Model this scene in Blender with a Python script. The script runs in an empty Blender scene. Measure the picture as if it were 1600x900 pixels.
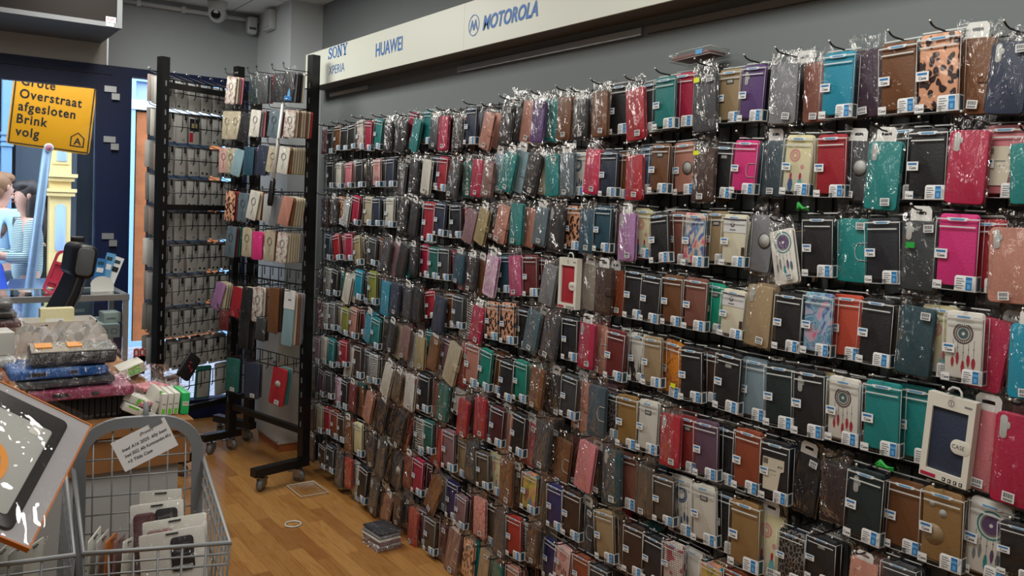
import bpy, bmesh, math, random
from mathutils import Vector, Matrix, noise
C = bpy.context.scene.collection
S = bpy.context.scene
rnd = random.Random(7)
PI = math.pi

# ------------------------------------------------------------------ camera
cam_d = bpy.data.cameras.new('camera'); cam = bpy.data.objects.new('camera', cam_d); C.objects.link(cam)
S.camera = cam
def _cam():
    f, vp, rs, pp = 1320.0, (-140.0, 287.0), .036, (800.0, 370.0)      # pixels of the 1600 x 900 frame
    d = Vector((vp[0]-pp[0], vp[1]-pp[1], f)).normalized()             # along the product wall
    n = d.cross(Vector((1, rs, 0))).normalized()
    if n.y > 0: n = -n
    r = d.cross(n)
    R = Matrix((r, d, n)).transposed()                                 # world -> (right, down, forward)
    m = Matrix((R[0], -R[1], -R[2])).transposed().to_4x4()
    m.translation = Vector((0, 0, 1.55))
    cam.matrix_world = m
    cam_d.sensor_fit = 'HORIZONTAL'; cam_d.sensor_width = 36
    cam_d.lens = f*36/1600; cam_d.shift_x = 0; cam_d.shift_y = -(450-pp[1])/1600
    cam_d.clip_start = .05; cam_d.clip_end = 200
_cam()

# ------------------------------------------------------------------ world, light, exposure
S.view_settings.view_transform = 'Standard'; S.view_settings.look = 'None'
S.view_settings.gamma = 1; S.view_settings.use_curve_mapping = False
S.view_settings.exposure = 0.0
S.cycles.transparent_max_bounces = 20
w = bpy.data.worlds.new('overcast_sky'); S.world = w; w.use_nodes = True
bg = w.node_tree.nodes['Background']; bg.inputs[0].default_value = (.80, .89, 1, 1); bg.inputs[1].default_value = 6.3
def area(name, loc, sx, sy, power, col, rot=(0, 0, 0)):
    l = bpy.data.lights.new(name, 'AREA'); l.shape = 'RECTANGLE'; l.size = sx; l.size_y = sy; l.energy = power; l.color = col
    o = bpy.data.objects.new(name, l); o.location = loc; o.rotation_euler = rot; C.objects.link(o); return o
for lx, ly, pw in ((.90, .95, 30), (.85, 3.0, 16), (.85, 4.55, 36), (-.9, 2.0, 15), (-.5, -.3, 16)):
    area('ceiling_panel_light', (lx, ly, 2.80), .58, 1.15, pw, (1, .98, .92))

# ------------------------------------------------------------------ materials
M = {}
def lin(h):
    c = [int(h[i:i+2], 16)/255 for i in (0, 2, 4)]
    return tuple(x/12.92 if x <= .04045 else ((x+.055)/1.055)**2.4 for x in c) + (1,)
def mat(name, h=None, rough=.5, metal=0, spec=.5, bump=0, bscale=60, var=0, emit=0):
    if name in M: return M[name]
    m = bpy.data.materials.new(name); m.use_nodes = True; M[name] = m
    nt = m.node_tree; b = nt.nodes['Principled BSDF']; col = lin(h)
    b.inputs['Base Color'].default_value = col; b.inputs['Roughness'].default_value = rough
    b.inputs['Metallic'].default_value = metal; b.inputs['Specular IOR Level'].default_value = spec
    if emit: b.inputs['Emission Color'].default_value = col; b.inputs['Emission Strength'].default_value = emit
    if bump or var:
        tc = nt.nodes.new('ShaderNodeTexCoord'); nz = nt.nodes.new('ShaderNodeTexNoise'); nz.inputs['Scale'].default_value = bscale; nz.inputs['Detail'].default_value = 4
        nt.links.new(tc.outputs['Object'], nz.inputs['Vector'])
        if bump:
            bp = nt.nodes.new('ShaderNodeBump'); bp.inputs['Strength'].default_value = bump; bp.inputs['Distance'].default_value = .01
            nt.links.new(nz.outputs[0], bp.inputs['Height']); nt.links.new(bp.outputs[0], b.inputs['Normal'])
        if var:
            mx = nt.nodes.new('ShaderNodeMix'); mx.data_type = 'RGBA'; mx.blend_type = 'MULTIPLY'; mx.inputs[0].default_value = 1
            mr = nt.nodes.new('ShaderNodeMapRange'); mr.inputs[1].default_value = .3; mr.inputs[2].default_value = .7; mr.inputs[3].default_value = 1-var; mr.inputs[4].default_value = 1+var*.4
            nt.links.new(nz.outputs[0], mr.inputs[0]); mx.inputs[6].default_value = col; nt.links.new(mr.outputs[0], mx.inputs[7]); nt.links.new(mx.outputs[2], b.inputs['Base Color'])
    return m
def clear(name, tint=(1, 1, 1, 1), base=.04, rough=.08, bump=0, bscale=30, stretch=(1, 1, 1), haze=0.0, k=1.0):
    m = bpy.data.materials.new(name); m.use_nodes = True; M[name] = m; nt = m.node_tree; nt.nodes.clear()
    N = nt.nodes.new; L = nt.links.new
    out = N('ShaderNodeOutputMaterial'); tr = N('ShaderNodeBsdfTransparent'); gl = N('ShaderNodeBsdfGlossy'); mx = N('ShaderNodeMixShader')
    tr.inputs[0].default_value = tint; gl.inputs['Roughness'].default_value = rough; gl.inputs[0].default_value = (1, 1, 1, 1)
    fr = N('ShaderNodeFresnel'); fr.inputs[0].default_value = 1.45
    ma = N('ShaderNodeMath'); ma.operation = 'MULTIPLY_ADD'; ma.inputs[1].default_value = k; ma.inputs[2].default_value = base; ma.use_clamp = True
    L(fr.outputs[0], ma.inputs[0]); L(ma.outputs[0], mx.inputs[0])
    L(tr.outputs[0], mx.inputs[1]); L(gl.outputs[0], mx.inputs[2])
    if bump:
        tc = N('ShaderNodeTexCoord'); mp = N('ShaderNodeMapping'); mp.inputs['Scale'].default_value = stretch
        nz = N('ShaderNodeTexNoise'); nz.inputs['Scale'].default_value = bscale; nz.inputs['Detail'].default_value = 3; nz.inputs['Distortion'].default_value = 1.2
        oi = N('ShaderNodeObjectInfo'); ad = N('ShaderNodeVectorMath'); ad.operation = 'ADD'
        L(tc.outputs['Object'], mp.inputs[0]); L(mp.outputs[0], ad.inputs[0]); L(oi.outputs['Location'], ad.inputs[1]); L(ad.outputs[0], nz.inputs['Vector'])
        bp = N('ShaderNodeBump'); bp.inputs['Strength'].default_value = bump; bp.inputs['Distance'].default_value = .05
        L(nz.outputs[0], bp.inputs['Height']); L(bp.outputs[0], gl.inputs['Normal'])
    last = mx
    if haze:
        df = N('ShaderNodeBsdfDiffuse'); df.inputs[0].default_value = (.8, .8, .8, 1); m2 = N('ShaderNodeMixShader'); m2.inputs[0].default_value = haze
        L(mx.outputs[0], m2.inputs[1]); L(df.outputs[0], m2.inputs[2]); last = m2
    L(last.outputs[0], out.inputs[0]); return m
def pattern(name, fn, rough=.4):
    m = bpy.data.materials.new(name); m.use_nodes = True; M[name] = m; nt = m.node_tree
    b = nt.nodes['Principled BSDF']; b.inputs['Roughness'].default_value = rough
    tc = nt.nodes.new('ShaderNodeTexCoord'); fn(nt, b, tc); return m
def ramp(nt, src, stops, const=False):
    r = nt.nodes.new('ShaderNodeValToRGB'); cr = r.color_ramp
    if const: cr.interpolation = 'CONSTANT'
    while len(cr.elements) < len(stops): cr.elements.new(.5)
    for e, (p, h) in zip(cr.elements, stops): e.position = p; e.color = lin(h)
    nt.links.new(src, r.inputs[0]); return r.outputs[0]
def tex(nt, kind, vec, scale, **kw):
    t = nt.nodes.new('ShaderNodeTex'+kind); t.inputs['Scale'].default_value = scale
    for k, v in kw.items():
        if k in ('feature', 'wave_type', 'bands_direction', 'distance'): setattr(t, k, v)
        else: t.inputs[k].default_value = v
    nt.links.new(vec, t.inputs['Vector']); return t
def flat(nt, tc, s=(1, 1, 1), off=(0, 0, 0)):
    mp = nt.nodes.new('ShaderNodeMapping'); mp.inputs['Scale'].default_value = s; mp.inputs['Location'].default_value = off
    nt.links.new(tc.outputs['Object'], mp.inputs[0]); return mp.outputs[0]

clear('clear_plastic', base=.025, rough=.07, bump=.2, bscale=14, k=.25)
clear('crinkled_plastic', base=.05, rough=.07, bump=1.0, bscale=20, stretch=(1.7, 1, .6), k=.25)
clear('shiny_film', base=.06, rough=.05, bump=.45, bscale=6, k=.4)
clear('soft_plastic', base=.04, rough=.07, bump=1.0, bscale=15, stretch=(1.8, 1, .55), k=.18)
clear('window_glass', tint=(.93, .97, 1, 1), base=.01, rough=.01, k=.7)
clear('cabinet_glass', tint=(.9, .96, .97, 1), base=.02, rough=.01)
mat('plastic_edge', 'c9cdcb', .3); mat('sticker_white', 'd9dada', .6); mat('ink_black', '16181a', .6); mat('ink_grey', '74787a', .6)
mat('ink_blue', '2a6fa8', .5); mat('ink_sky', '5c9ccb', .5); mat('ink_teal', '27444f', .4)
mat('black_metal', '0c0c0d', .38, 0, .5); mat('steel', '9b9c9c', .3, .9); mat('hook_metal', '3a3b3c', .3, .7); mat('hook_tip', 'd5d5d0', .25, .6)
mat('cutout', 'aeb0ad', .5); mat('cutout_dark', '4b4c4d', .4); mat('hang_white', 'd6d6d3', .5); mat('yellow_tag', 'd8e02a', .5); mat('green_tag', '1f9a3a', .5)
COL = {'bk': ('202023', 'black'), 'dg': ('3d3f42', 'dark grey'), 'dgg': ('33383a', 'smoky grey'), 'gr': ('74767a', 'grey'), 'lg': ('a9aaa7', 'light grey'), 'nv': ('2b3448', 'navy blue'),
 'nvb': ('23252d', 'blue-black'), 'nv2': ('2c2c62', 'indigo'), 'br': ('6d4527', 'brown'), 'tn': ('9c8767', 'tan'), 'tn2': ('8f6f45', 'ochre'), 'go': ('9c8d66', 'golden'),
 'go2': ('8d6d3c', 'gold brown'), 'dk': ('3f2c24', 'dark brown'), 'dkw': ('2a1f20', 'brownish black'), 'tpe': ('54483d', 'taupe'), 'tg': ('8a8279', 'greyish beige'), 'rd': ('a1202e', 'red'), 'rd2': ('a5302b', 'brick red'),
 'cr': ('a51d42', 'crimson'), 'hr': ('c01f4e', 'bright red'), 'pk': ('c4747d', 'pink'), 'pk2': ('c97a81', 'salmon pink'), 'pkr': ('b0496f', 'raspberry pink'), 'pkr2': ('a84d56', 'rose red'),
 'hp': ('d0307a', 'hot pink'), 'rg': ('b27d6d', 'rose gold'), 'rb': ('7d4f44', 'rosy brown'), 'rbd': ('80605c', 'dusky rose'), 'tl': ('1c7a79', 'teal'), 'tl2': ('17807f', 'sea teal'),
 'lb': ('86a2ab', 'pale blue'), 'lbg': ('8397a3', 'powder blue'), 'bg': ('5b6b74', 'blue grey'), 'bgd': ('3d4c55', 'slate'), 'gn': ('1f6158', 'dark green'), 'gn2': ('14806f', 'jade green'),
 'tg2': ('12977b', 'emerald green'), 'gnl': ('8aa32a', 'lime green'), 'tq': ('1b88a3', 'turquoise'), 'pt': ('24495a', 'petrol blue'), 'ptd': ('234049', 'dark petrol'), 'ptg': ('45606a', 'petrol grey'),
 'pu': ('573c72', 'purple'), 'dpu': ('3c2c3a', 'dark purple'), 'pub': ('5f4558', 'plum'), 'll': ('a477a6', 'lilac'), 'mv': ('86666e', 'mauve'), 'wh': ('cac7bd', 'white'), 'whl': ('d0cfca', 'plain white'),
 'be': ('b0a68e', 'beige'), 'cre': ('d3cca2', 'cream'), 'sn': ('bf4f3a', 'salmon orange'), 'cog': ('8c442a', 'cognac'), 'ob': ('7c371c', 'orange brown'), 'ol': ('82882f', 'olive'),
 'wine': ('4c2027', 'wine red'), 'dr': ('6b2526', 'dark red'), 'rdm': ('8c3433', 'muted red'), 'bl': ('4a647d', 'denim blue'), 'dgn': ('1d2b2c', 'greenish black')}
for k, (h, n) in COL.items(): mat('case_'+n.replace(' ', '_').replace('-', '_'), h, .5, 0, .45, .12, 220, .10)
def cm(k): return M['case_'+COL[k][1].replace(' ', '_').replace('-', '_')] if k in COL else M['print_'+k]
def p_leo(nt, b, tc):
    v = flat(nt, tc, (1, .05, .8)); n = tex(nt, 'Noise', v, 40, Detail=1); mx = nt.nodes.new('ShaderNodeMix'); mx.data_type = 'VECTOR'; mx.inputs[0].default_value = .02
    nt.links.new(v, mx.inputs[4]); nt.links.new(n.outputs[1], mx.inputs[5])
    t = tex(nt, 'Voronoi', mx.outputs[1], 62)
    nt.links.new(ramp(nt, t.outputs['Distance'], [(0, '3a2a2b'), (.40, '2c2022'), (.46, 'd29a78'), (1, 'd7a283')]), b.inputs['Base Color'])
def p_zeb(nt, b, tc):
    v = flat(nt, tc, (.6, .1, 1)); t = tex(nt, 'Wave', v, 34, bands_direction='Z', Distortion=7.0, Detail=1.0); t.inputs['Detail Scale'].default_value = .8
    nt.links.new(ramp(nt, t.outputs[1], [(0, '141416'), (.48, '141416'), (.54, 'd2d2cc'), (1, 'd2d2cc')]), b.inputs['Base Color'])
def p_snk(nt, b, tc):
    t = tex(nt, 'Voronoi', flat(nt, tc, (1, .1, .6)), 95, feature='DISTANCE_TO_EDGE')
    nt.links.new(ramp(nt, t.outputs['Distance'], [(0, '8d8a86'), (.05, '6d6a66'), (.1, '1e1c1c'), (1, '2a2625')]), b.inputs['Base Color'])
def p_noise(stops, sc, dist=1.5, s=(1, .1, 1), det=2):
    def f(nt, b, tc):
        t = tex(nt, 'Noise', flat(nt, tc, s), sc, Detail=det, Distortion=dist)
        nt.links.new(ramp(nt, t.outputs[0], stops), b.inputs['Base Color'])
    return f
def p_dot(nt, b, tc):
    t = tex(nt, 'Voronoi', flat(nt, tc, (1, .01, 1)), 130, Randomness=.15)
    d = ramp(nt, t.outputs['Distance'], [(0, '57323c'), (.27, '57323c'), (.3, 'd2c8c0'), (1, 'd2c8c0')])
    t2 = tex(nt, 'Noise', flat(nt, tc), 30, Detail=0); r2 = ramp(nt, t2.outputs[0], [(0, 'ffffff'), (.58, 'ffffff'), (.6, 'd07a90'), (1, 'd07a90')])
    mx = nt.nodes.new('ShaderNodeMix'); mx.data_type = 'RGBA'; mx.blend_type = 'MULTIPLY'; mx.inputs[0].default_value = 1
    nt.links.new(d, mx.inputs[6]); nt.links.new(r2, mx.inputs[7]); nt.links.new(mx.outputs[2], b.inputs['Base Color'])
pattern('print_leo', p_leo); pattern('print_zeb', p_zeb); pattern('print_snk', p_snk); pattern('print_dot', p_dot)
pattern('print_flo', p_noise([(0, '1c1d20'), (.52, '24262a'), (.56, 'a9a8a2'), (.6, '2b2d31'), (.66, '2b2d31'), (.68, 'c77a80'), (1, 'd08a8c')], 45, .5))
pattern('print_flp', p_noise([(0, 'd9b79c'), (.45, 'cf8f88'), (.55, 'b5545f'), (.62, 'd3a58e'), (1, 'e0c8b0')], 60, .6))
pattern('print_whf', p_noise([(0, 'c9c5bb'), (.52, 'c9c5bb'), (.58, '8d4e55'), (.66, 'bdb5aa'), (1, 'bdb5aa')], 50, .6))
pattern('print_whp', p_noise([(0, '3f484a'), (.40, 'c5c4bf'), (.6, 'c5c4bf'), (.64, 'b98a8a'), (1, 'c5c4bf')], 35, 1.2))
pattern('print_bwd', p_noise([(0, '1e1f22'), (.43, '2b2c2e'), (.47, 'c9c7bf'), (1, 'c9c7bf')], 40, 1.0, (1.3, .1, .25)))
pattern('print_mrb', p_noise([(0, '2b4e86'), (.36, '5a86ad'), (.46, '93c0c8'), (.5, '4b4f93'), (.53, '8fb2c8'), (.62, 'c9a6b8'), (.72, 'd1688a'), (1, 'd9b7a0')], 10, 3.0))
pattern('print_pkm', p_noise([(0, 'a65f8d'), (.42, 'c795b5'), (.5, 'd9cfd5'), (.58, 'c58ab0'), (1, 'e0d6da')], 21, 3.0, (1, .1, .4)))
pattern('print_pnt', p_noise([(0, 'b13b7c'), (.36, 'd0607f'), (.44, 'd8a58f'), (.5, 'cfc9bf'), (.56, '5f8fb0'), (.62, '5b4f9a'), (.7, 'd0c9b8'), (1, '44757f')], 13, 1.6))
pattern('print_pnt2', p_noise([(0, '2f7f90'), (.38, '3f9fa8'), (.46, 'c07a70'), (.54, 'c9a15a'), (.6, 'b3b14a'), (.68, '8a5a5a'), (1, 'cfa58c')], 10, 1.2))
pattern('print_org', p_noise([(0, 'd27a1c'), (.45, 'd98a2f'), (.5, '8f4c18'), (.54, 'd08a40'), (.62, 'c98d70'), (1, 'c79a86')], 33, .8))
PRINTN = {'leo': 'leopard print', 'zeb': 'zebra stripe', 'snk': 'snakeskin print', 'dot': 'dotted pink butterfly', 'flo': 'black floral', 'flp': 'pink floral', 'whf': 'white floral', 'whp': 'white printed',
 'bwd': 'black and white patterned', 'mrb': 'blue marbled', 'pkm': 'pink marbled', 'pnt': 'colourful painted', 'pnt2': 'multicoloured', 'org': 'orange patterned',
 'drmT': 'purple teal dreamcatcher', 'drmR': 'red feather dreamcatcher', 'drmB': 'blue dreamcatcher', 'drmP': 'pink dreamcatcher', 'drmW': 'watercolour feather', 'whb': 'white card-banded'}
M['print_whb'] = mat('case_banded_white', 'd0cab4', .5)
M['print_drmT'] = M['print_drmR'] = M['print_drmB'] = mat('case_ivory', 'd2cfc6', .45); M['print_drmP'] = mat('case_blush', 'cfa39c', .45)
def p_wat(nt, b, tc):
    sp = nt.nodes.new('ShaderNodeSeparateXYZ'); nt.links.new(tc.outputs['Object'], sp.inputs[0])
    mr = nt.nodes.new('ShaderNodeMapRange'); mr.inputs[1].default_value = -.16; mr.inputs[2].default_value = 0; nt.links.new(sp.outputs[2], mr.inputs[0])
    nt.links.new(ramp(nt, mr.outputs[0], [(0, 'a8b9b4'), (.25, 'cfc9b0'), (.6, 'd2cca6'), (1, 'd3cba0')]), b.inputs['Base Color'])
pattern('print_drmW', p_wat)

# ------------------------------------------------------------------ mesh helpers
class MB:
    def __init__(s): s.v = []; s.f = []; s.m = []; s.sm = []; s.mats = []
    def mi(s, m):
        m = M[m] if isinstance(m, str) else m
        if m not in s.mats: s.mats.append(m)
        return s.mats.index(m)
    def add(s, vs, fs, m, smooth=False, X=None):
        k = len(s.v); i = s.mi(m)
        s.v += [tuple(X @ Vector(v)) for v in vs] if X else [tuple(v) for v in vs]
        for f in fs: s.f.append([a+k for a in f]); s.m.append(i); s.sm.append(smooth)
    def box(s, lo, hi, m, X=None):
        x0, y0, z0 = lo; x1, y1, z1 = hi
        s.add([(x0,y0,z0),(x1,y0,z0),(x1,y1,z0),(x0,y1,z0),(x0,y0,z1),(x1,y0,z1),(x1,y1,z1),(x0,y1,z1)],
              [(3,2,1,0),(4,5,6,7),(0,1,5,4),(1,2,6,5),(2,3,7,6),(3,0,4,7)], m, X=X)
    def quad(s, pts, m, X=None): s.add(pts, [tuple(range(len(pts)))], m, X=X)
    def plate(s, x0, x1, z0, z1, y0, y1, r, m, bev=.0015, n=4, X=None, sides=True):
        """upright plate: rounded rectangle in x,z, thickness y0 (front) .. y1, edges eased"""
        def ring(ins, y):
            rr = max(r-ins, 1e-4); o = []
            for cx, cz, a0 in ((x1-r, z1-r, 0), (x0+r, z1-r, 90), (x0+r, z0+r, 180), (x1-r, z0+r, 270)):
                for k in range(n+1):
                    a = math.radians(a0+90*k/n); o.append((cx+rr*math.cos(a), y, cz+rr*math.sin(a)))
            return o
        b = min(bev, (y1-y0)*.45)
        rs = [ring(b, y0), ring(b*.3, y0+b*.3), ring(0, y0+b), ring(0, y1-b), ring(b, y1)]
        k = len(rs[0]); vs = sum(rs, []); fs = [tuple(range(k))]
        for a in range(len(rs)-1):
            for i in range(k):
                j = (i+1) % k; fs.append((a*k+i, (a+1)*k+i, (a+1)*k+j, a*k+j))
        fs.append(tuple(reversed(range((len(rs)-1)*k, len(rs)*k))))
        fs[0] = tuple(reversed(fs[0])) if False else fs[0]
        s.add(vs, fs, m, True, X)
    def tube(s, pts, r, m, n=6, closed=False, X=None):
        pts = [Vector(p) for p in pts]; N = len(pts); vs = []; fs = []; prev = None
        for i, p in enumerate(pts):
            a = pts[(i-1) % N] if (i or closed) else p; b = pts[(i+1) % N] if (i < N-1 or closed) else p
            t = (b-a).normalized()
            if prev is None: u = t.orthogonal().normalized()
            else: u = (prev - t*prev.dot(t)); u = u.normalized() if u.length > 1e-6 else t.orthogonal().normalized()
            prev = u; q = t.cross(u); rr = r[i] if isinstance(r, (list, tuple)) else r
            for k in range(n): vs.append(p + (u*math.cos(2*PI*k/n) + q*math.sin(2*PI*k/n))*rr)
        for i in range(N if closed else N-1):
            j = (i+1) % N
            for k in range(n): fs.append((i*n+k, i*n+(k+1) % n, j*n+(k+1) % n, j*n+k))
        if not closed: fs += [tuple(reversed(range(n))), tuple(range((N-1)*n, N*n))]
        s.add(vs, fs, m, True, X)
    def lathe(s, prof, m, n=24, X=None, caps=True):
        vs = [(r*math.cos(2*PI*k/n), r*math.sin(2*PI*k/n), z) for r, z in prof for k in range(n)]; fs = []
        for i in range(len(prof)-1):
            for k in range(n): fs.append((i*n+k, i*n+(k+1) % n, (i+1)*n+(k+1) % n, (i+1)*n+k))
        if caps: fs += [tuple(reversed(range(n))), tuple(range((len(prof)-1)*n, len(prof)*n))]
        s.add(vs, fs, m, True, X)
    def prism(s, pts, d, m, X=None):
        """outline in x,z pushed back d along y (front at y=0)"""
        n = len(pts); vs = [(x, 0, z) for x, z in pts] + [(x, d, z) for x, z in pts]
        s.add(vs, [tuple(range(n)), tuple(reversed(range(n, 2*n)))] + [(i, i+n, (i+1) % n+n, (i+1) % n) for i in range(n)], m, X=X)
    def mesh(s, name):
        me = bpy.data.meshes.new(name); me.from_pydata(s.v, [], s.f)
        for m in s.mats: me.materials.append(m)
        me.polygons.foreach_set('material_index', s.m); me.polygons.foreach_set('use_smooth', s.sm); me.update()
        bm = bmesh.new(); bm.from_mesh(me); bmesh.ops.recalc_face_normals(bm, faces=bm.faces); bm.to_mesh(me); bm.free()
        return me
def obj(name, me, parent=None, loc=None, rot=None, kind=None):
    if isinstance(me, MB): me = me.mesh(name)
    o = bpy.data.objects.new(name, me); C.objects.link(o)
    if parent: o.parent = parent
    if loc is not None: o.location = loc
    if rot is not None: o.rotation_euler = rot
    if kind: o['kind'] = kind
    return o
def tag(o, label, cat, group=None):
    o['label'] = label; o['category'] = cat
    if group: o['group'] = group
    return o
def thing(name, label, cat, loc=(0, 0, 0), rot=(0, 0, 0), group=None):
    o = bpy.data.objects.new(name, None); C.objects.link(o); o.empty_display_size = .05
    o.location = loc; o.rotation_euler = rot
    return tag(o, label, cat, group)
_tx = {}
def text_geo(s, size=1, bold=0, shear=0, spacing=1):
    """letters as flat outlines facing -y, left aligned, baseline z = 0; width 1 unit = size"""
    key = (s, bold, shear, spacing)
    if key not in _tx:
        cu = bpy.data.curves.new('lettering', 'FONT'); cu.body = s; cu.resolution_u = 3; cu.offset = bold; cu.shear = shear; cu.space_character = spacing
        o = bpy.data.objects.new('lettering', cu); C.objects.link(o)
        dg = bpy.context.evaluated_depsgraph_get(); me = bpy.data.meshes.new_from_object(o.evaluated_get(dg))
        _tx[key] = ([tuple(v.co) for v in me.vertices], [tuple(p.vertices) for p in me.polygons])
        bpy.data.objects.remove(o); bpy.data.curves.remove(cu); bpy.data.meshes.remove(me)
    vs, fs = _tx[key]
    return [(x*size, 0, y*size) for x, y, z in vs], fs
def text(mb, s, m, size, at=(0, 0, 0), sx=1, X=None, width=None, center=False, **kw):
    vs, fs = text_geo(s, size, **kw)
    x0 = min(v[0] for v in vs); x1 = max(v[0] for v in vs)
    if width: sx = width/(x1-x0)
    c = (x0+x1)/2 if center else x0
    mb.add([((x-c)*sx+at[0], at[1], z+at[2]) for x, y, z in vs], fs, m, X=X)

# ------------------------------------------------------------------ room
FRONT = 5.95; WALLX = 2.20; PANELX = 1.97; CEIL = 2.82
def p_wood(nt, b, tc):
    v = nt.nodes.new('ShaderNodeMapping'); v.inputs['Rotation'].default_value = (0, 0, math.radians(90)); nt.links.new(tc.outputs['Object'], v.inputs[0])
    br = nt.nodes.new('ShaderNodeTexBrick'); nt.links.new(v.outputs[0], br.inputs['Vector'])
    br.inputs['Scale'].default_value = 1; br.inputs['Brick Width'].default_value = .42; br.inputs['Row Height'].default_value = .068; br.inputs['Mortar Size'].default_value = .0008
    br.inputs['Color1'].default_value = lin('ad8149'); br.inputs['Color2'].default_value = lin('8d5f31'); br.inputs['Mortar'].default_value = lin('7c552d'); br.offset = .37
    mp = flat(nt, tc, (14, 1.1, 1)); n = tex(nt, 'Noise', mp, 3.2, Detail=5, Distortion=2.2)
    r = ramp(nt, n.outputs[0], [(0, 'b89468'), (.45, 'ffffff'), (.6, 'e8d4b6'), (1, 'c9a071')])
    mx = nt.nodes.new('ShaderNodeMix'); mx.data_type = 'RGBA'; mx.blend_type = 'MULTIPLY'; mx.inputs[0].default_value = .75
    nt.links.new(br.outputs[0], mx.inputs[6]); nt.links.new(r, mx.inputs[7]); nt.links.new(mx.outputs[2], b.inputs['Base Color'])
pattern('beech_floor', p_wood, .32)
mat('wall_grey', '83888a', .8, 0, .3, .03, 40); mat('wall_light', 'a2a7a9', .8, 0, .3); mat('wall_warm', 'b5b0aa', .8); mat('pillar_white', 'cbd0d1', .7)
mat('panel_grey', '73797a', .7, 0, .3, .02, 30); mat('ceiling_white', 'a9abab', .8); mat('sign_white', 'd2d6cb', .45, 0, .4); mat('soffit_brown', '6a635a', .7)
mat('frame_blue', '0a1a40', .5, 0, .3); mat('alu', 'b7babb', .35, .8); mat('dark_panel', '17110e', .6, 0, .15); mat('curtain_frame', '67696b', .6, 0, .3); mat('brand_blue', '0a62b0', .5)
mat('conduit', 'cfd1d1', .5); mat('white_plastic', 'c6c9c9', .4); mat('lens_black', '090a0b', .1)
f = MB(); f.box((-3.2, -3, -.1), (WALLX, FRONT, 0), 'beech_floor'); obj('floor', f, kind='structure')
def p_ceil(nt, b, tc):
    br = nt.nodes.new('ShaderNodeTexBrick'); nt.links.new(tc.outputs['Object'], br.inputs['Vector']); br.offset = 0
    br.inputs['Scale'].default_value = 1; br.inputs['Brick Width'].default_value = .6; br.inputs['Row Height'].default_value = .6; br.inputs['Mortar Size'].default_value = .006
    for k in ('Color1', 'Color2'): br.inputs[k].default_value = lin('f0f1f1')
    br.inputs['Mortar'].default_value = lin('a4a6a6'); nt.links.new(br.outputs[0], b.inputs['Base Color'])
pattern('ceiling_tiles', p_ceil, .85)
f = MB(); f.box((-3.2, -3, CEIL), (WALLX, FRONT+.1, CEIL+.1), 'ceiling_tiles'); obj('ceiling', f, kind='structure')
f = MB(); f.box((WALLX, -3, 0), (WALLX+.1, FRONT+.1, CEIL), 'wall_grey'); obj('wall_right', f, kind='structure')
f = MB(); f.box((-3.3, -3, 0), (-3.2, FRONT+.1, CEIL), 'wall_light'); obj('wall_left', f, kind='structure')
f = MB(); f.box((-3.2, -3.1, 0), (WALLX, -3, CEIL), 'wall_light'); obj('wall_back', f, kind='structure')
# furred-out panel that carries the hooks, with the sign box above it
f = MB(); f.box((PANELX, -1.2, 0), (WALLX, 4.72, 2.20), 'panel_grey'); obj('wall_panel', f, kind='structure')
f = MB(); f.box((1.985, 5.31, 0), (WALLX, FRONT, CEIL), 'pillar_white'); obj('wall_pillar', f, kind='structure')
# storefront wall with the door and side window
f = MB()
f.box((1.02, FRONT, 2.352), (1.985, FRONT+.14, CEIL), 'wall_light'); f.box((-3.2, FRONT, 2.352), (1.018, FRONT+.14, CEIL), 'wall_warm')
f.box((-3.2, FRONT, 0), (-1.2, FRONT+.14, 2.352), 'wall_warm'); f.box((1.93, FRONT, 0), (1.985, FRONT+.14, 2.352), 'wall_light')
obj('wall_front', f, kind='structure')
f = MB(); f.box((1.014, FRONT-.004, 2.352), (1.024, FRONT, CEIL), 'alu'); obj('trim_1', f, kind='structure')
f = MB(); f.tube([(1.10, FRONT-.03, CEIL-.05), (1.98, FRONT-.03, CEIL-.05)], .014, 'conduit', 8)
for x in (1.19, 1.47, 1.74, 1.95): f.box((x-.012, FRONT-.05, CEIL-.07), (x+.012, FRONT-.008, CEIL-.03), 'conduit')
obj('trim_2', f, kind='structure')
def frame(mb, x0, x1, z0, z1, t, y0, y1, m, bot=None):
    b = bot or t
    mb.box((x0, y0, z0), (x0+t, y1, z1), m); mb.box((x1-t, y0, z0), (x1, y1, z1), m)
    mb.box((x0+t, y0, z1-t), (x1-t, y1, z1), m); mb.box((x0+t, y0, z0), (x1-t, y1, z0+b), m)
f = MB(); frame(f, -.2, 1.112, 0, 2.352, .06, FRONT-.005, FRONT+.09, 'frame_blue', .02)
f.box((-1.2, FRONT-.005, 2.29), (-.2, FRONT+.09, 2.352), 'frame_blue'); f.box((-1.2, FRONT, 0), (-.2, FRONT+.08, 2.29), 'frame_blue')
d = obj('door_1', f, kind='structure')
l = MB(); frame(l, -.135, 1.05, .03, 2.287, .088, FRONT-.02, FRONT+.05, 'frame_blue', .22); obj('door_leaf', l, d)
g = MB(); g.box((-.05, FRONT+.01, .25), (.962, FRONT+.02, 2.2), 'window_glass'); obj('door_glass', g, d)
for k, (z, hb) in enumerate(((2.18, .0), (1.86, 0), (1.24, 0))):
    h = MB(); h.box((1.0, FRONT-.034, z), (1.07, FRONT-.02, z+.038), 'alu'); h.box((1.043, FRONT-.034, z-.046), (1.09, FRONT-.006, z-.006), 'alu'); obj('hinge', h, d)
f = MB(); frame(f, 1.112, 1.93, 0, 2.352, .055, FRONT-.005, FRONT+.09, 'frame_blue', .13)
wn = obj('window_1', f, kind='structure'); wn['kind'] = 'structure'
g = MB(); g.box((1.15, FRONT+.03, .12), (1.9, FRONT+.04, 2.31), 'window_glass'); obj('window_pane', g, wn)

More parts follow.
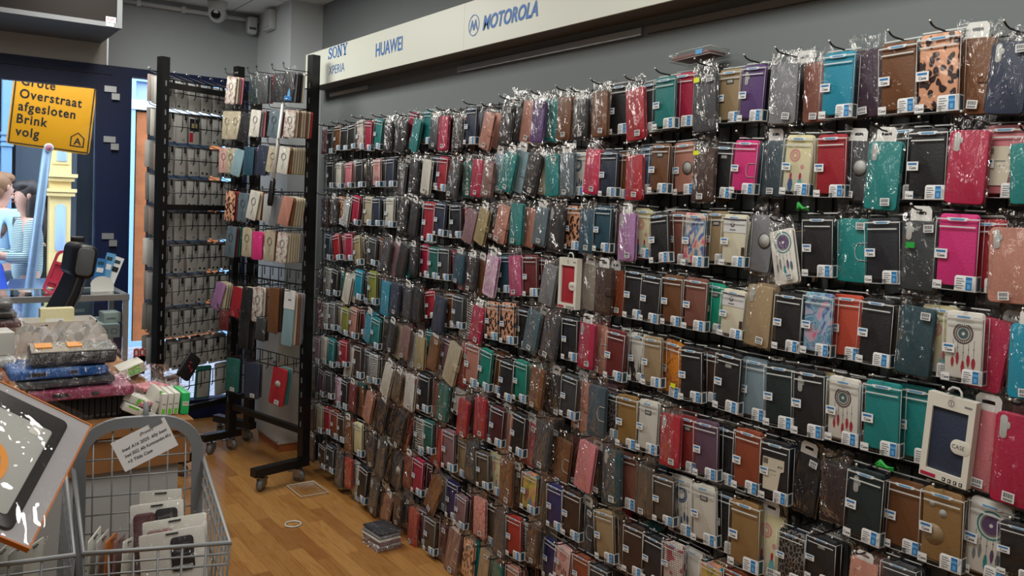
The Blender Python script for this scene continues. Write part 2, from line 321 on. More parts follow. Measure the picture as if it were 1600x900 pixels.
# ------------------------------------------------------------------ brand sign above the product wall
SX = 1.85
sg = thing('brand_sign', 'long off-white sign box with blue phone brand lettering above the case wall', 'sign', (SX, 1.7, 2.18))
RS = Matrix.Rotation(-PI/2, 4, 'Z')                    # local x runs to the right as seen from the shop, y goes into the wall
def signloc(y0, z0): return Matrix.Translation((0, y0-1.7, z0-2.18)) @ RS
b = MB()
ys = [4.70, 2.985, 1.2, -.6]
for i in range(3): b.box((0, ys[i+1]+.001-1.7, 0), (.008, ys[i]-1.7, .192), 'sign_white')
b.box((.008, ys[3]-1.7, .184), (WALLX-SX-.002, ys[0]-1.7, .192), 'sign_white'); b.box((.008, 4.692-1.7, 0), (WALLX-SX-.002, 4.70-1.7, .184), 'sign_white')
obj('sign_face', b, sg)
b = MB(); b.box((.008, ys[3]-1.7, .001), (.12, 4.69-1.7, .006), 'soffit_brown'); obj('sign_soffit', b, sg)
FLT = Matrix.Translation((0, -.0015, 0))
def slab(b, x0, x1, z0, z1, X): b.box((x0, 0, z0), (x1, .001, z1), 'brand_blue', X=X)
b = MB(); X = signloc(4.375, 2.306) @ FLT                 # slab-serif capitals drawn stroke by stroke, cap height 62 mm
def stroke(pts, wd):
    n = len(pts); vs = []
    for k, (x, z) in enumerate(pts):
        p, q = pts[max(k-1, 0)], pts[min(k+1, n-1)]; d = Vector((q[0]-p[0], q[1]-p[1])).normalized(); w = wd[k] if isinstance(wd, (list, tuple)) else wd
        vs += [(x-d.y*w/2, 0, z+d.x*w/2), (x+d.y*w/2, 0, z-d.x*w/2)]
    b.add(vs, [(2*k, 2*k+1, 2*k+3, 2*k+2) for k in range(n-1)], 'brand_blue', X=X)
H = .062
stroke([(.042, H-.014), (.034, H-.006), (.022, H-.004), (.010, H-.010), (.008, H-.020), (.020, H*.55), (.036, H*.42), (.044, .018), (.038, .008), (.024, .004), (.010, .008), (.003, .018)], [.004, .005, .007, .009, .010, .012, .012, .010, .009, .007, .005, .004])
slab(b, .042, .047, H-.020, H, X); slab(b, 0, .005, 0, .020, X)
stroke([(.085+.026*math.cos(a), H/2+(H/2-.004)*math.sin(a)) for a in [2*PI*k/24 for k in range(25)]], [.012-.006*abs(math.sin(2*PI*k/24)) for k in range(25)])
slab(b, .128, .134, 0, H, X); slab(b, .120, .144, 0, .006, X); slab(b, .120, .136, H-.006, H, X); slab(b, .166, .172, 0, H, X); slab(b, .157, .181, H-.006, H, X); stroke([(.131, H-.002), (.168, .002)], .013)
stroke([(.196, H-.002), (.216, H*.45)], .012); stroke([(.236, H-.002), (.216, H*.45)], .006); slab(b, .210, .222, 0, H*.48, X); slab(b, .203, .230, 0, .006, X); slab(b, .187, .208, H-.006, H, X); slab(b, .226, .245, H-.006, H, X)
obj('brand_name', b, sg)
b = MB(); X = signloc(4.36, 2.222) @ FLT; text(b, 'XPERIA', 'brand_blue', .068, X=X, width=.20, bold=-.012); obj('brand_name', b, sg)
b = MB(); X = signloc(3.795, 2.252) @ FLT; text(b, 'HUAWEI', 'brand_blue', .092, X=X, width=.275, bold=.012); obj('brand_name', b, sg)
b = MB(); X = signloc(2.845, 2.242) @ FLT; text(b, 'MOTOROLA', 'brand_blue', .078, X=X, width=.365, bold=.03, shear=.25); obj('brand_name', b, sg)
b = MB(); X = signloc(2.945, 2.228) @ Matrix.Translation((.035, -.0015, .043)); n = 28
ring = [(math.cos(2*PI*k/n), math.sin(2*PI*k/n)) for k in range(n)]
b.add([(x*.040, 0, z*.043) for x, z in ring]+[(x*.0365, 0, z*.0395) for x, z in ring], [(k, (k+1) % n, n+(k+1) % n, n+k) for k in range(n)], 'brand_blue', X=X)
for sx in (-1, 1): b.add([(sx*.0, 0, -.004), (sx*.012, 0, .024), (sx*.016, 0, .020), (sx*.030, 0, -.026), (sx*.021, 0, -.017), (sx*.0125, 0, .004), (sx*.004, 0, -.020), (0, 0, -.020)], [(0, 1, 2, 5), (2, 3, 4, 5), (0, 5, 6, 7)], 'brand_blue', X=X)
obj('brand_emblem', b, sg)
f = MB(); f.box((PANELX-.016, 2.05, 2.125), (PANELX, 3.2, 2.15), 'alu'); f.box((PANELX-.012, .2, 2.128), (PANELX, 2.03, 2.150), 'soffit_brown'); f.box((PANELX-.012, 4.1, 2.135), (PANELX, 4.6, 2.155), 'alu'); obj('trim_3', f, kind='structure')

# ------------------------------------------------------------------ product wall: grid panels, hooks, cases
for k in range(6):
    y0 = 4.66-k*.93; g = MB()
    for j in range(39): g.tube([(PANELX-.012, y0-.91, .06+j*.05), (PANELX-.012, y0, .06+j*.05)], .0025, 'black_metal', 4)
    for j in range(19): g.tube([(PANELX-.006, y0-.005-j*.05, .05), (PANELX-.006, y0-.005-j*.05, 1.97)], .0025, 'black_metal', 4)
    if y0 > .4: tag(obj('wire_grid_panel', g), 'black wire grid on the grey wall behind the hanging cases', 'grid panel', 'wire grid panels')

TABLE = '''1 4.412 1.938 0.141 -0 0 b dr -
1 4.332 1.927 0.132 -0 0 x bk -
1 4.232 1.938 0.129 -0 0 x br -
1 4.141 1.927 0.120 -0 0 x bk -
1 4.055 1.935 0.126 -4 0 x bk -
1 3.964 1.949 0.146 -4 0 x whf -
1 3.860 1.940 0.143 5 0 x cr -
1 3.741 1.942 0.141 10 0 x tl -
1 3.646 1.936 0.149 4 0 b bk -
1 3.613 1.943 0.152 1 1 b gr -
1 3.491 1.933 0.159 12 0 b bk -
1 3.450 1.956 0.142 11 1 x cr -
1 3.358 1.930 0.156 19 0 b tl -
1 3.320 1.956 0.145 3 1 x tl -
1 3.204 1.929 0.144 5 0 b dg -
1 3.129 1.932 0.158 2 0 b cr -
1 3.014 1.916 0.143 4 0 b flo -
1 2.912 1.940 0.148 2 0 x nv -
1 2.775 1.920 0.156 17 0 b rg k
1 2.654 1.941 0.166 8 0 b bk -
1 2.668 1.972 0.173 6 2 b dg -
1 2.548 1.952 0.166 11 1 b rg -
1 2.457 1.942 0.159 5 0 b pu -
1 2.497 1.946 0.156 2 2 b dpu -
1 2.409 1.947 0.161 6 1 b tl -
1 2.310 1.943 0.157 3 0 b br -
1 2.229 1.930 0.146 -1 0 b bk -
1 2.201 1.930 0.141 -1 1 b dk -
1 2.126 1.948 0.160 -1 0 b br -
1 2.146 1.960 0.165 -2 2 b gr -
1 2.062 1.954 0.160 -1 1 x bk -
1 1.965 1.943 0.174 -5 0 b rd -
1 1.930 1.947 0.156 -3 1 x dg -
1 1.832 1.950 0.154 -2 0 x tl -
1 1.783 1.961 0.158 0 1 x cr -
1 1.676 1.960 0.178 -3 0 b dg -
1 1.605 1.952 0.147 0 1 x tn q
1 1.501 1.949 0.149 2 0 x pu c
1 1.401 1.956 0.167 1 0 b gr -
1 1.419 1.969 0.172 -1 3 b br -
1 1.380 1.961 0.167 -2 2 b bk -
1 1.322 1.953 0.162 -1 1 b rb -
1 1.244 1.951 0.159 -0 0 x tq -
1 1.190 1.968 0.173 -2 1 b dpu -
1 1.092 1.954 0.161 -2 0 x br -
1 0.996 1.961 0.171 -1 0 x leo -
1 0.928 1.961 0.176 3 1 b br k
1 0.841 1.937 0.160 4 0 b nv c
2 4.320 1.750 0.142 -0 0 x bk -
2 4.210 1.740 0.133 -0 0 x wh -
2 4.204 1.735 0.123 -0 1 x rd -
2 4.081 1.738 0.126 -0 0 x pk -
2 4.085 1.750 0.137 -1 1 x wh -
2 3.958 1.745 0.133 -4 0 x bk -
2 3.997 1.746 0.122 3 2 b go -
2 3.888 1.742 0.133 15 1 b bk -
2 3.762 1.747 0.131 -1 0 x drmP -
2 3.741 1.751 0.134 -1 1 x bk -
2 3.613 1.750 0.133 -1 0 x nv -
2 3.548 1.738 0.168 9 1 b gr -
2 3.536 1.745 0.171 9 2 b bk -
2 3.376 1.753 0.165 5 0 b bk -
2 3.365 1.748 0.145 3 1 b bk -
2 3.259 1.747 0.163 10 0 b wh -
2 3.228 1.751 0.144 5 1 x nv -
2 3.122 1.744 0.143 5 0 x rd -
2 3.022 1.738 0.166 11 0 b dg -
2 2.965 1.736 0.159 2 1 b gn -
2 2.851 1.739 0.160 7 0 b cr r
2 2.772 1.730 0.150 7 0 b rbd k
2 2.734 1.760 0.162 7 1 b lb -
2 2.618 1.760 0.160 15 0 b tl -
2 2.585 1.768 0.169 14 1 b lb k
2 2.461 1.752 0.165 19 0 b bk -
2 2.460 1.731 0.136 3 1 b be -
2 2.373 1.745 0.157 -3 0 b tl -
2 2.288 1.751 0.162 0 0 b bg -
2 2.254 1.739 0.146 2 1 x drmB -
2 2.146 1.757 0.159 6 0 b hr -
2 2.069 1.736 0.146 1 0 x nv -
2 2.043 1.730 0.145 -1 1 x br -
2 1.952 1.732 0.151 -2 0 b rd -
2 1.929 1.747 0.147 -1 1 x bl -
2 1.839 1.750 0.147 1 0 x br q
2 1.770 1.753 0.153 -3 1 x rg m
2 1.663 1.743 0.161 0 0 b dk -
2 1.611 1.740 0.147 4 1 x bk q
2 1.515 1.747 0.143 3 0 x hp r
2 1.440 1.759 0.159 2 1 b bgd -
2 1.345 1.753 0.151 3 0 x drmW -
2 1.254 1.750 0.152 0 0 x rd -
2 1.197 1.748 0.155 4 1 b dg m
2 1.109 1.742 0.171 3 0 b tl c
2 1.083 1.762 0.166 -2 1 x bk -
2 1.009 1.752 0.156 0 0 x bk -
2 0.917 1.758 0.169 2 0 b cr c
2 0.858 1.753 0.150 1 1 x pk a
2 0.800 1.724 0.133 -2 0 b tl -
3 4.394 1.558 0.166 -1 0 b dk -
3 4.387 1.559 0.167 5 1 b dk -
3 4.264 1.559 0.145 3 0 b dg -
3 4.225 1.561 0.145 3 1 x leo -
3 4.084 1.555 0.148 12 0 b lg -
3 3.976 1.566 0.143 8 0 x cr -
3 3.972 1.558 0.138 -1 1 b dk -
3 3.835 1.565 0.140 2 0 x be -
3 3.750 1.560 0.134 -1 0 x nv -
3 3.735 1.558 0.134 -4 1 x dg -
3 3.608 1.562 0.137 -1 0 x wh -
3 3.581 1.563 0.137 2 1 b bk -
3 3.467 1.564 0.156 8 0 b bk -
3 3.456 1.571 0.166 14 1 b bk -
3 3.357 1.557 0.165 13 0 b bk -
3 3.351 1.538 0.169 17 1 b nv -
3 3.230 1.548 0.169 2 0 x rd -
3 3.131 1.549 0.141 3 0 x nv -
3 3.122 1.548 0.146 -2 1 x bk -
3 3.010 1.544 0.139 -2 0 x bk -
3 2.978 1.540 0.137 5 1 b cr -
3 2.876 1.533 0.145 16 0 b mv -
3 2.788 1.541 0.154 18 0 b go k
3 2.756 1.550 0.135 6 1 b bk c
3 2.652 1.558 0.156 14 0 b rg k
3 2.573 1.569 0.166 2 0 b tl -
3 2.515 1.550 0.153 9 1 b rg -
3 2.414 1.556 0.147 10 0 b bg -
3 2.329 1.558 0.166 5 0 b bk c
3 2.270 1.553 0.149 1 1 x leo -
3 2.167 1.557 0.157 1 0 b pt -
3 2.086 1.556 0.148 1 0 x pt -
3 2.057 1.553 0.147 0 1 b dk -
3 1.973 1.549 0.161 -0 0 b ll c
3 1.926 1.552 0.152 2 1 x drmW -
3 1.837 1.538 0.146 -7 0 x bk -
3 1.839 1.540 0.138 -2 2 b bk -
3 1.776 1.545 0.154 -1 1 x rb -
3 1.688 1.543 0.151 1 0 x pnt -
3 1.633 1.551 0.149 -1 1 x tn q
3 1.541 1.544 0.140 1 0 x whb -
3 1.466 1.559 0.164 6 1 b gr m
3 1.394 1.521 0.152 -13 0 b drmT -
3 1.281 1.547 0.149 -2 0 x bk -
3 1.200 1.558 0.165 -0 1 b tl2 r
3 1.108 1.548 0.150 -3 0 x nvb -
3 1.016 1.560 0.168 1 0 b dgg c
3 0.932 1.562 0.162 1 0 x hp -
3 0.915 1.550 0.154 -2 2 x zeb -
3 0.887 1.553 0.154 -2 1 x rd -
3 0.827 1.552 0.167 -1 0 b rg c
4 4.319 1.360 0.140 3 0 x nv -
4 4.225 1.358 0.138 -11 0 x rd -
4 4.187 1.357 0.130 -0 1 x rd -
4 4.056 1.373 0.139 -4 0 x cr -
4 3.962 1.361 0.147 -10 0 x go -
4 3.993 1.360 0.139 -7 2 x go -
4 3.892 1.359 0.141 5 1 b bk -
4 3.772 1.365 0.131 6 0 x dg -
4 3.756 1.363 0.142 8 1 x rb -
4 3.615 1.370 0.160 13 0 b dg -
4 3.561 1.358 0.177 22 1 b mv -
4 3.441 1.359 0.161 19 0 b bk -
4 3.362 1.357 0.140 4 0 b bk -
4 3.299 1.358 0.144 1 1 x cr -
4 3.178 1.354 0.134 1 0 x gn -
4 3.180 1.346 0.135 3 1 b dk -
4 3.092 1.357 0.136 -1 0 x dg -
4 3.067 1.345 0.121 4 1 x rd -
4 2.963 1.352 0.136 9 0 b pt -
4 2.960 1.338 0.150 8 1 b rd -
4 2.864 1.345 0.151 7 0 b bk -
4 2.834 1.337 0.154 14 1 b br -
4 2.718 1.363 0.174 10 0 b pkm -
4 2.682 1.352 0.141 -4 1 x pt -
4 2.581 1.372 0.161 -5 0 b pkr -
4 2.480 1.367 0.148 -4 0 x dr -
4 2.426 1.359 0.133 -0 1 x dr -
4 2.353 1.353 0.154 10 0 b gr -
4 2.254 1.376 0.175 -0 0 w rd -
4 2.171 1.371 0.166 5 1 b tg -
4 2.072 1.368 0.163 2 0 b dk k
4 2.046 1.361 0.157 -1 1 b ob -
4 2.041 1.355 0.153 -3 2 x gn -
4 1.952 1.357 0.154 1 1 x bk -
4 1.851 1.352 0.145 2 0 x bk -
4 1.765 1.355 0.146 -0 0 x br -
4 1.672 1.355 0.147 1 0 x rb -
4 1.623 1.344 0.139 2 1 x tg2 q
4 1.533 1.336 0.129 3 0 x whb -
4 1.445 1.370 0.175 4 0 b tn c
4 1.354 1.346 0.147 1 0 x bk -
4 1.268 1.355 0.153 0 0 x mrb -
4 1.206 1.356 0.155 -1 1 x sn -
4 1.110 1.357 0.152 1 0 x bk -
4 1.010 1.364 0.164 3 0 b ptd -
4 0.975 1.357 0.156 -0 1 x drmW -
4 0.907 1.352 0.150 0 0 x drmR -
4 0.859 1.357 0.166 7 1 b cr c
4 0.832 1.346 0.145 3 2 b bk -
4 0.773 1.356 0.163 -0 0 b tq -
5 4.437 1.141 0.125 0 0 b bk -
5 4.306 1.177 0.149 6 0 x zeb -
5 4.213 1.177 0.140 6 0 x bk -
5 4.182 1.169 0.129 7 1 b gn -
5 4.034 1.169 0.167 18 0 b wh -
5 3.920 1.192 0.145 5 0 x tq -
5 3.894 1.171 0.142 5 1 x bk -
5 3.768 1.198 0.158 1 0 x ol -
5 3.758 1.176 0.147 4 1 b bg -
5 3.622 1.174 0.173 7 0 b tq -
5 3.523 1.174 0.159 6 0 b nv -
5 3.510 1.168 0.161 8 1 b nv -
5 3.398 1.171 0.157 8 0 b dg -
5 3.303 1.172 0.167 13 0 b bk -
5 3.338 1.132 0.127 4 2 b dr -
5 3.246 1.157 0.119 -9 1 x rd -
5 3.106 1.158 0.173 11 0 b nv -
5 3.077 1.166 0.147 -4 1 x br -
5 2.966 1.168 0.134 1 0 x dg -
5 2.919 1.159 0.172 13 1 b zeb -
5 2.805 1.152 0.161 10 0 b cr r
5 2.715 1.168 0.143 -2 0 x leo -
5 2.611 1.175 0.151 -2 0 x leo -
5 2.631 1.170 0.153 -4 2 b rb -
5 2.544 1.162 0.150 -0 1 x bk -
5 2.437 1.176 0.163 13 0 b ptg -
5 2.418 1.168 0.170 8 1 b wine -
5 2.324 1.181 0.176 12 0 b dg -
5 2.235 1.170 0.146 -1 0 x bk -
5 2.144 1.175 0.163 2 0 b cr c
5 2.113 1.171 0.173 1 1 b rg r
5 2.001 1.157 0.157 2 0 x dr -
5 2.010 1.148 0.151 -1 2 b wine -
5 1.926 1.156 0.150 -1 1 x bwd -
5 1.839 1.160 0.147 -2 0 x tn -
5 1.772 1.155 0.164 4 1 x org -
5 1.682 1.152 0.153 -2 0 x bk -
5 1.633 1.145 0.139 -0 1 x dk -
5 1.541 1.160 0.160 2 0 x bk q
5 1.475 1.153 0.164 -0 1 x lbg -
5 1.373 1.156 0.161 -2 0 x dgn -
5 1.286 1.158 0.165 -2 0 x bk c
5 1.253 1.154 0.156 -2 1 x drmW -
5 1.186 1.156 0.157 -0 0 x drmR -
5 1.154 1.149 0.139 -3 1 x dr -
5 1.086 1.165 0.165 -1 0 x tl2 -
5 1.019 1.165 0.170 -1 1 x tl2 -
5 0.923 1.168 0.191 4 0 w nv -
5 0.861 1.160 0.185 2 1 b pk k
5 0.787 1.170 0.202 2 0 b cr c
6 4.417 0.982 0.150 -1 0 b dr -
6 4.328 0.985 0.144 -0 0 x zeb -
6 4.242 0.992 0.145 -1 0 x gr -
6 4.203 0.995 0.155 5 1 x be -
6 4.069 0.982 0.139 3 0 x ol -
6 3.968 0.994 0.151 5 0 x rg -
6 3.934 0.993 0.127 -4 1 x dr -
6 3.783 1.000 0.158 15 0 b tq -
6 3.711 0.975 0.145 7 0 x tl -
6 3.662 0.974 0.161 8 1 b bk -
6 3.537 0.985 0.153 11 0 b bk -
6 3.511 0.978 0.172 14 1 b be -
6 3.398 0.986 0.162 12 0 b rbd -
6 3.373 0.959 0.172 6 1 b lg -
6 3.271 0.961 0.156 3 0 b go -
6 3.320 0.950 0.158 1 2 b rd -
6 3.229 0.980 0.119 -1 1 x tl -
6 3.137 0.980 0.160 12 0 b br -
6 3.173 0.960 0.184 12 2 b lg -
6 3.080 0.968 0.142 7 1 x mv -
6 2.969 0.973 0.191 20 0 b be k
6 2.945 0.953 0.171 12 1 b rd -
6 2.842 0.987 0.173 3 0 x rg -
6 2.743 0.977 0.158 5 0 x gn2 -
6 2.702 0.969 0.156 3 1 x br -
6 2.597 0.957 0.149 3 0 x bk -
6 2.511 0.971 0.149 1 0 x gn2 -
6 2.405 0.973 0.156 6 0 b br -
6 2.417 0.955 0.158 3 2 b dk -
6 2.334 0.965 0.161 0 1 b bk -
6 2.223 0.972 0.147 3 0 x dg -
6 2.187 0.970 0.179 3 1 b rg k
6 2.083 0.975 0.179 -0 0 b bgd r
6 2.039 0.945 0.142 0 1 x snk -
6 1.938 0.958 0.163 -1 0 x go2 -
6 1.844 0.962 0.156 -1 0 x wh q
6 1.750 0.953 0.164 -1 0 b rd c
6 1.708 0.942 0.161 -2 1 x rdm q
6 1.612 0.952 0.159 -2 0 x pub -
6 1.570 0.946 0.161 -1 1 x bk -
6 1.464 0.962 0.165 0 0 x cog -
6 1.374 0.953 0.156 -0 0 x bk a
6 1.292 0.950 0.167 7 1 b bk -
6 1.202 0.949 0.148 -2 0 b dkw -
6 1.115 0.948 0.166 1 0 x dgn c
6 1.032 0.942 0.160 -0 1 x br -
6 0.933 0.954 0.167 0 0 x tn2 h
6 0.843 0.953 0.167 3 1 x drmT -
6 0.774 0.933 0.109 -2 0 x bk -
7 4.438 0.776 0.144 -0 0 x mv -
7 4.341 0.790 0.143 3 0 x wh -
7 4.237 0.795 0.147 3 0 x tl -
7 4.214 0.790 0.140 3 1 x dr -
7 4.081 0.809 0.131 -0 0 x rd -
7 4.044 0.796 0.201 15 1 b whp -
7 3.910 0.812 0.163 -1 0 x dk -
7 3.854 0.796 0.162 -1 1 x gr -
7 3.720 0.801 0.143 2 0 x zeb -
7 3.684 0.805 0.190 18 1 b bk -
7 3.556 0.782 0.174 21 0 b wh -
7 3.568 0.763 0.168 15 1 b dg -
7 3.458 0.763 0.158 17 0 b tpe -
7 3.464 0.754 0.162 10 1 b rg -
7 3.348 0.775 0.174 8 0 b whp -
7 3.343 0.767 0.163 3 1 b br -
7 3.226 0.791 0.164 2 0 x bk -
7 3.182 0.775 0.172 6 1 b rb -
7 3.055 0.787 0.168 7 0 b gn -
7 3.085 0.763 0.167 9 2 b bk -
7 2.969 0.769 0.108 10 1 x wh -
7 2.895 0.755 0.167 8 0 b rd -
7 2.890 0.777 0.167 3 1 b bk -
7 2.892 0.768 0.168 3 2 b bk -
7 2.773 0.791 0.169 3 0 b rd -
7 2.757 0.765 0.157 3 1 x gr -
7 2.650 0.769 0.147 3 0 x wine -
7 2.624 0.764 0.177 9 1 b rg -
7 2.511 0.775 0.155 4 0 x bk -
7 2.467 0.762 0.178 9 1 b pkr2 -
7 2.356 0.784 0.181 9 0 b dg -
7 2.368 0.770 0.182 6 2 b bk -
7 2.277 0.742 0.175 6 1 b br s
7 2.233 0.756 0.176 2 2 b wine -
7 2.117 0.775 0.176 8 0 b pk2 -
7 2.098 0.756 0.162 3 1 b bk -
7 2.000 0.785 0.189 -2 0 b ptd c
7 1.958 0.765 0.171 -2 1 x rb -
7 1.852 0.767 0.161 -1 0 b tpe -
7 1.767 0.751 0.141 -2 0 x tpe -
7 1.720 0.756 0.167 -2 1 x drmB -
7 1.611 0.768 0.164 -3 0 x wh q
7 1.605 0.747 0.124 -2 2 x gnl -
7 1.548 0.760 0.164 -1 1 x bk -
7 1.463 0.766 0.180 -2 0 x tn2 -
7 1.398 0.762 0.181 1 1 b drmW -
7 1.312 0.734 0.126 0 0 x snk -
7 1.225 0.750 0.110 -0 0 x bk q
7 1.108 0.744 0.116 3 0 b rg k
7 1.024 0.760 0.116 -1 0 x dg -
8 4.482 0.606 0.145 -0 0 b bk -
8 4.355 0.611 0.147 7 0 x wine -
8 4.259 0.618 0.146 -1 0 x dg -
8 4.200 0.591 0.156 -1 1 x pkm -
8 4.059 0.610 0.153 2 0 x bk -
8 3.957 0.616 0.152 5 0 b dr -
8 3.916 0.605 0.158 -1 1 b br -
8 3.749 0.609 0.161 17 0 b rg -
8 3.732 0.578 0.182 22 1 b dk -
8 3.604 0.604 0.180 16 0 b bk -
8 3.561 0.567 0.149 9 1 b bk -
8 3.422 0.592 0.200 19 0 b bk -
8 3.403 0.572 0.190 17 1 b dr -
8 3.406 0.529 0.142 14 2 b gn -
8 3.301 0.577 0.158 1 1 x zeb -
8 3.179 0.594 0.138 -1 0 x gn -
8 3.130 0.577 0.178 9 1 b rd -
8 3.006 0.593 0.166 -0 0 x mv -
8 2.946 0.564 0.150 2 1 x tn -
8 2.826 0.592 0.160 3 0 b dg -
8 2.745 0.569 0.139 -4 0 x tpe -
8 2.695 0.571 0.156 -2 1 x drmW -
8 2.583 0.592 0.177 -1 0 b br -
8 2.548 0.560 0.146 -2 1 b dk -
8 2.431 0.573 0.142 3 0 x pnt2 -
8 2.396 0.560 0.183 5 1 b tpe -
8 2.284 0.572 0.154 -1 0 x nv2 -
8 2.189 0.577 0.161 1 0 x dk -
8 2.138 0.553 0.175 4 1 b dg r
8 2.027 0.562 0.161 -5 0 x tn -
8 1.979 0.548 0.168 -0 1 b dk c
8 1.885 0.559 0.152 -1 0 x dk -
8 1.796 0.555 0.142 1 0 x nvb -
8 1.716 0.564 0.131 0 0 x dot -
8 1.663 0.556 0.110 2 1 x whl -
8 1.571 0.556 0.116 0 0 x pnt2 -
8 1.480 0.570 0.120 -0 0 x cog -
9 4.486 0.402 0.155 3 0 b dk -
9 4.376 0.407 0.150 -1 0 x be -
9 4.271 0.416 0.142 -4 0 x rd -
9 4.169 0.421 0.148 -1 0 x cog -
9 4.086 0.419 0.141 -4 0 x dk -
9 3.999 0.422 0.173 -1 0 b br -
9 3.883 0.419 0.163 -1 0 x cre -
9 3.850 0.413 0.155 2 1 b bk -
9 3.722 0.405 0.168 3 0 b bk -
9 3.611 0.411 0.196 8 0 b dg c
9 3.583 0.399 0.202 12 1 b bk -
9 3.490 0.373 0.184 10 1 b dg m
9 3.342 0.407 0.161 5 0 b dr -
9 3.253 0.404 0.158 3 0 x cr -
9 3.214 0.399 0.144 1 1 x wine -
9 3.072 0.381 0.196 27 0 b br -
9 3.108 0.362 0.151 7 2 x gr -
9 3.005 0.371 0.159 0 1 x nv2 -
9 2.889 0.351 0.128 3 0 x mv -
9 2.850 0.371 0.164 8 1 b wine -
9 2.757 0.391 0.165 -0 0 b flp -
9 2.723 0.371 0.168 1 1 x tpe -
9 2.609 0.386 0.188 -1 0 b dg -
9 2.520 0.383 0.154 -2 0 x rd2 -
9 2.495 0.371 0.144 -2 1 x zeb -
9 2.396 0.395 0.146 4 0 b dk -
9 2.414 0.345 0.137 3 2 b bg -
9 2.323 0.356 0.148 4 1 x nv2 -
9 2.222 0.374 0.122 5 0 x drmP -
9 2.129 0.377 0.133 -1 0 x cog -
9 2.038 0.374 0.136 -1 0 x dg -
10 4.473 0.215 0.148 3 0 b bk -
10 4.317 0.200 0.127 4 0 x dk -
10 4.206 0.222 0.142 3 0 x dg -
10 4.097 0.219 0.186 1 0 b dg -
10 3.985 0.224 0.163 -1 0 b rd2 -
10 3.941 0.199 0.190 3 1 x wh -
10 3.803 0.218 0.178 6 0 x bk -
10 3.793 0.207 0.178 8 1 b bk -
10 3.673 0.197 0.177 10 0 b dg c
10 3.629 0.174 0.164 13 1 b dk -
10 3.522 0.167 0.168 22 0 b rb r
10 3.433 0.194 0.148 4 0 b dk r
10 3.397 0.200 0.164 5 1 b dg -
10 3.285 0.178 0.177 6 0 b rd2 -
10 3.257 0.176 0.166 -4 1 x mv -
10 3.130 0.181 0.155 2 0 x tpe -
10 3.165 0.148 0.146 3 2 x rd -
10 3.077 0.177 0.181 3 1 b wine -
10 2.925 0.205 0.210 12 0 b rbd r
10 2.821 0.198 0.166 5 0 b leo -
10 2.703 0.196 0.139 6 0 b tn -
10 2.622 0.175 0.143 -0 0 b gn -
10 2.516 0.196 0.146 -0 0 x rg -'''
ROWS = [l.split() for l in TABLE.strip().splitlines()]
BW, BH, BT = .094, .155, .024
_me = {}
def cached(key, fn):
    if key not in _me:
        b = MB(); fn(b); _me[key] = b.mesh(key if isinstance(key, str) else '_'.join(map(str, key)))
    return _me[key]
def wallet(w, h, t, z1, m, pages=True):
    def fn(b):
        c = t*.3
        b.plate(-w/2, w/2, z1-h, z1, 0, c, .009, m, .0016)
        if pages: b.plate(-w/2+.004, w/2-.003, z1-h+.003, z1-.003, c, t-c, .007, 'cutout_dark', .0005)
        b.plate(-w/2, w/2, z1-h, z1, t-c, t, .009, m, .0016)
        b.tube([(-w/2+.003, t/2, z1-h+.008), (-w/2+.003, t/2, z1-.008)], t*.46, m, 8)          # rounded spine
    return fn
def g_box(b):
    w, h, t = BW, BH-.004, BT; z0, z1 = -BH, -.006
    for p in ([(-w/2,0,z0),(w/2,0,z0),(w/2,0,z1),(-w/2,0,z1)], [(w/2,0,z0),(w/2,t,z0),(w/2,t,z1),(w/2,0,z1)], [(-w/2,0,z0),(-w/2,t,z0),(-w/2,t,z1),(-w/2,0,z1)],
              [(-w/2,0,z0),(w/2,0,z0),(w/2,t,z0),(-w/2,t,z0)], [(-w/2,t,z0),(w/2,t,z0),(w/2,t,.012),(-w/2,t,.012)]): b.quad(p, 'clear_plastic')
    e = .0006  # whitish edge bars: light caught on clear plastic, put into their colour
    for x in (-w/2, w/2):
        for y in (0, t): b.tube([(x, y, z0), (x, y, z1)], e, 'plastic_edge', 4)
    for y in (0, t): b.tube([(-w/2, y, z0), (w/2, y, z0)], e, 'plastic_edge', 4)
    for x in (-w/2, w/2): b.tube([(x, 0, z0), (x, t, z0)], e, 'plastic_edge', 4); b.tube([(x, 0, z1), (x, t, z1)], e, 'plastic_edge', 4)
    b.box((-w/2, t-.0005, .010), (w/2, t+.0002, .013), 'plastic_edge')
def g_strip(b):
    w = BW
    b.box((-w/2, -.0012, -.0085), (w/2, -.0004, -.0055), 'plastic_edge'); b.box((-w*.42, -.0008, -.0245), (w*.42, -.0002, -.0215), 'plastic_edge')
    b.add([(-.026, -.0016, -.0065), (-.018, -.0016, -.0105), (.018, -.0016, -.0105), (.026, -.0016, -.0065), (.022, -.0016, -.0035), (-.022, -.0016, -.0035)], [tuple(range(6))], 'sticker_white')
    b.box((-.015, -.0022, -.0088), (.015, -.0017, -.0055), 'ink_sky')
def g_price(b):
    x0, x1, z0, z1 = -.046, -.018, -.090, -.070
    b.box((x0, -.0011, z0), (x1, -.0005, z1), 'sticker_white'); b.box((x0+.003, -.0015, z1-.0075), (x1-.004, -.0012, z1-.003), 'ink_blue')
    text(b, 'Case', 'ink_black', .0085, (x0+.006, -.0016, z0+.0035), bold=.015)
def g_foot(b):
    b.box((-.0465, -.0011, -.1535), (-.0265, -.0005, -.1365), 'sticker_white'); text(b, 'Case', 'ink_black', .0085, (-.0445, -.0015, -.149), bold=.015)
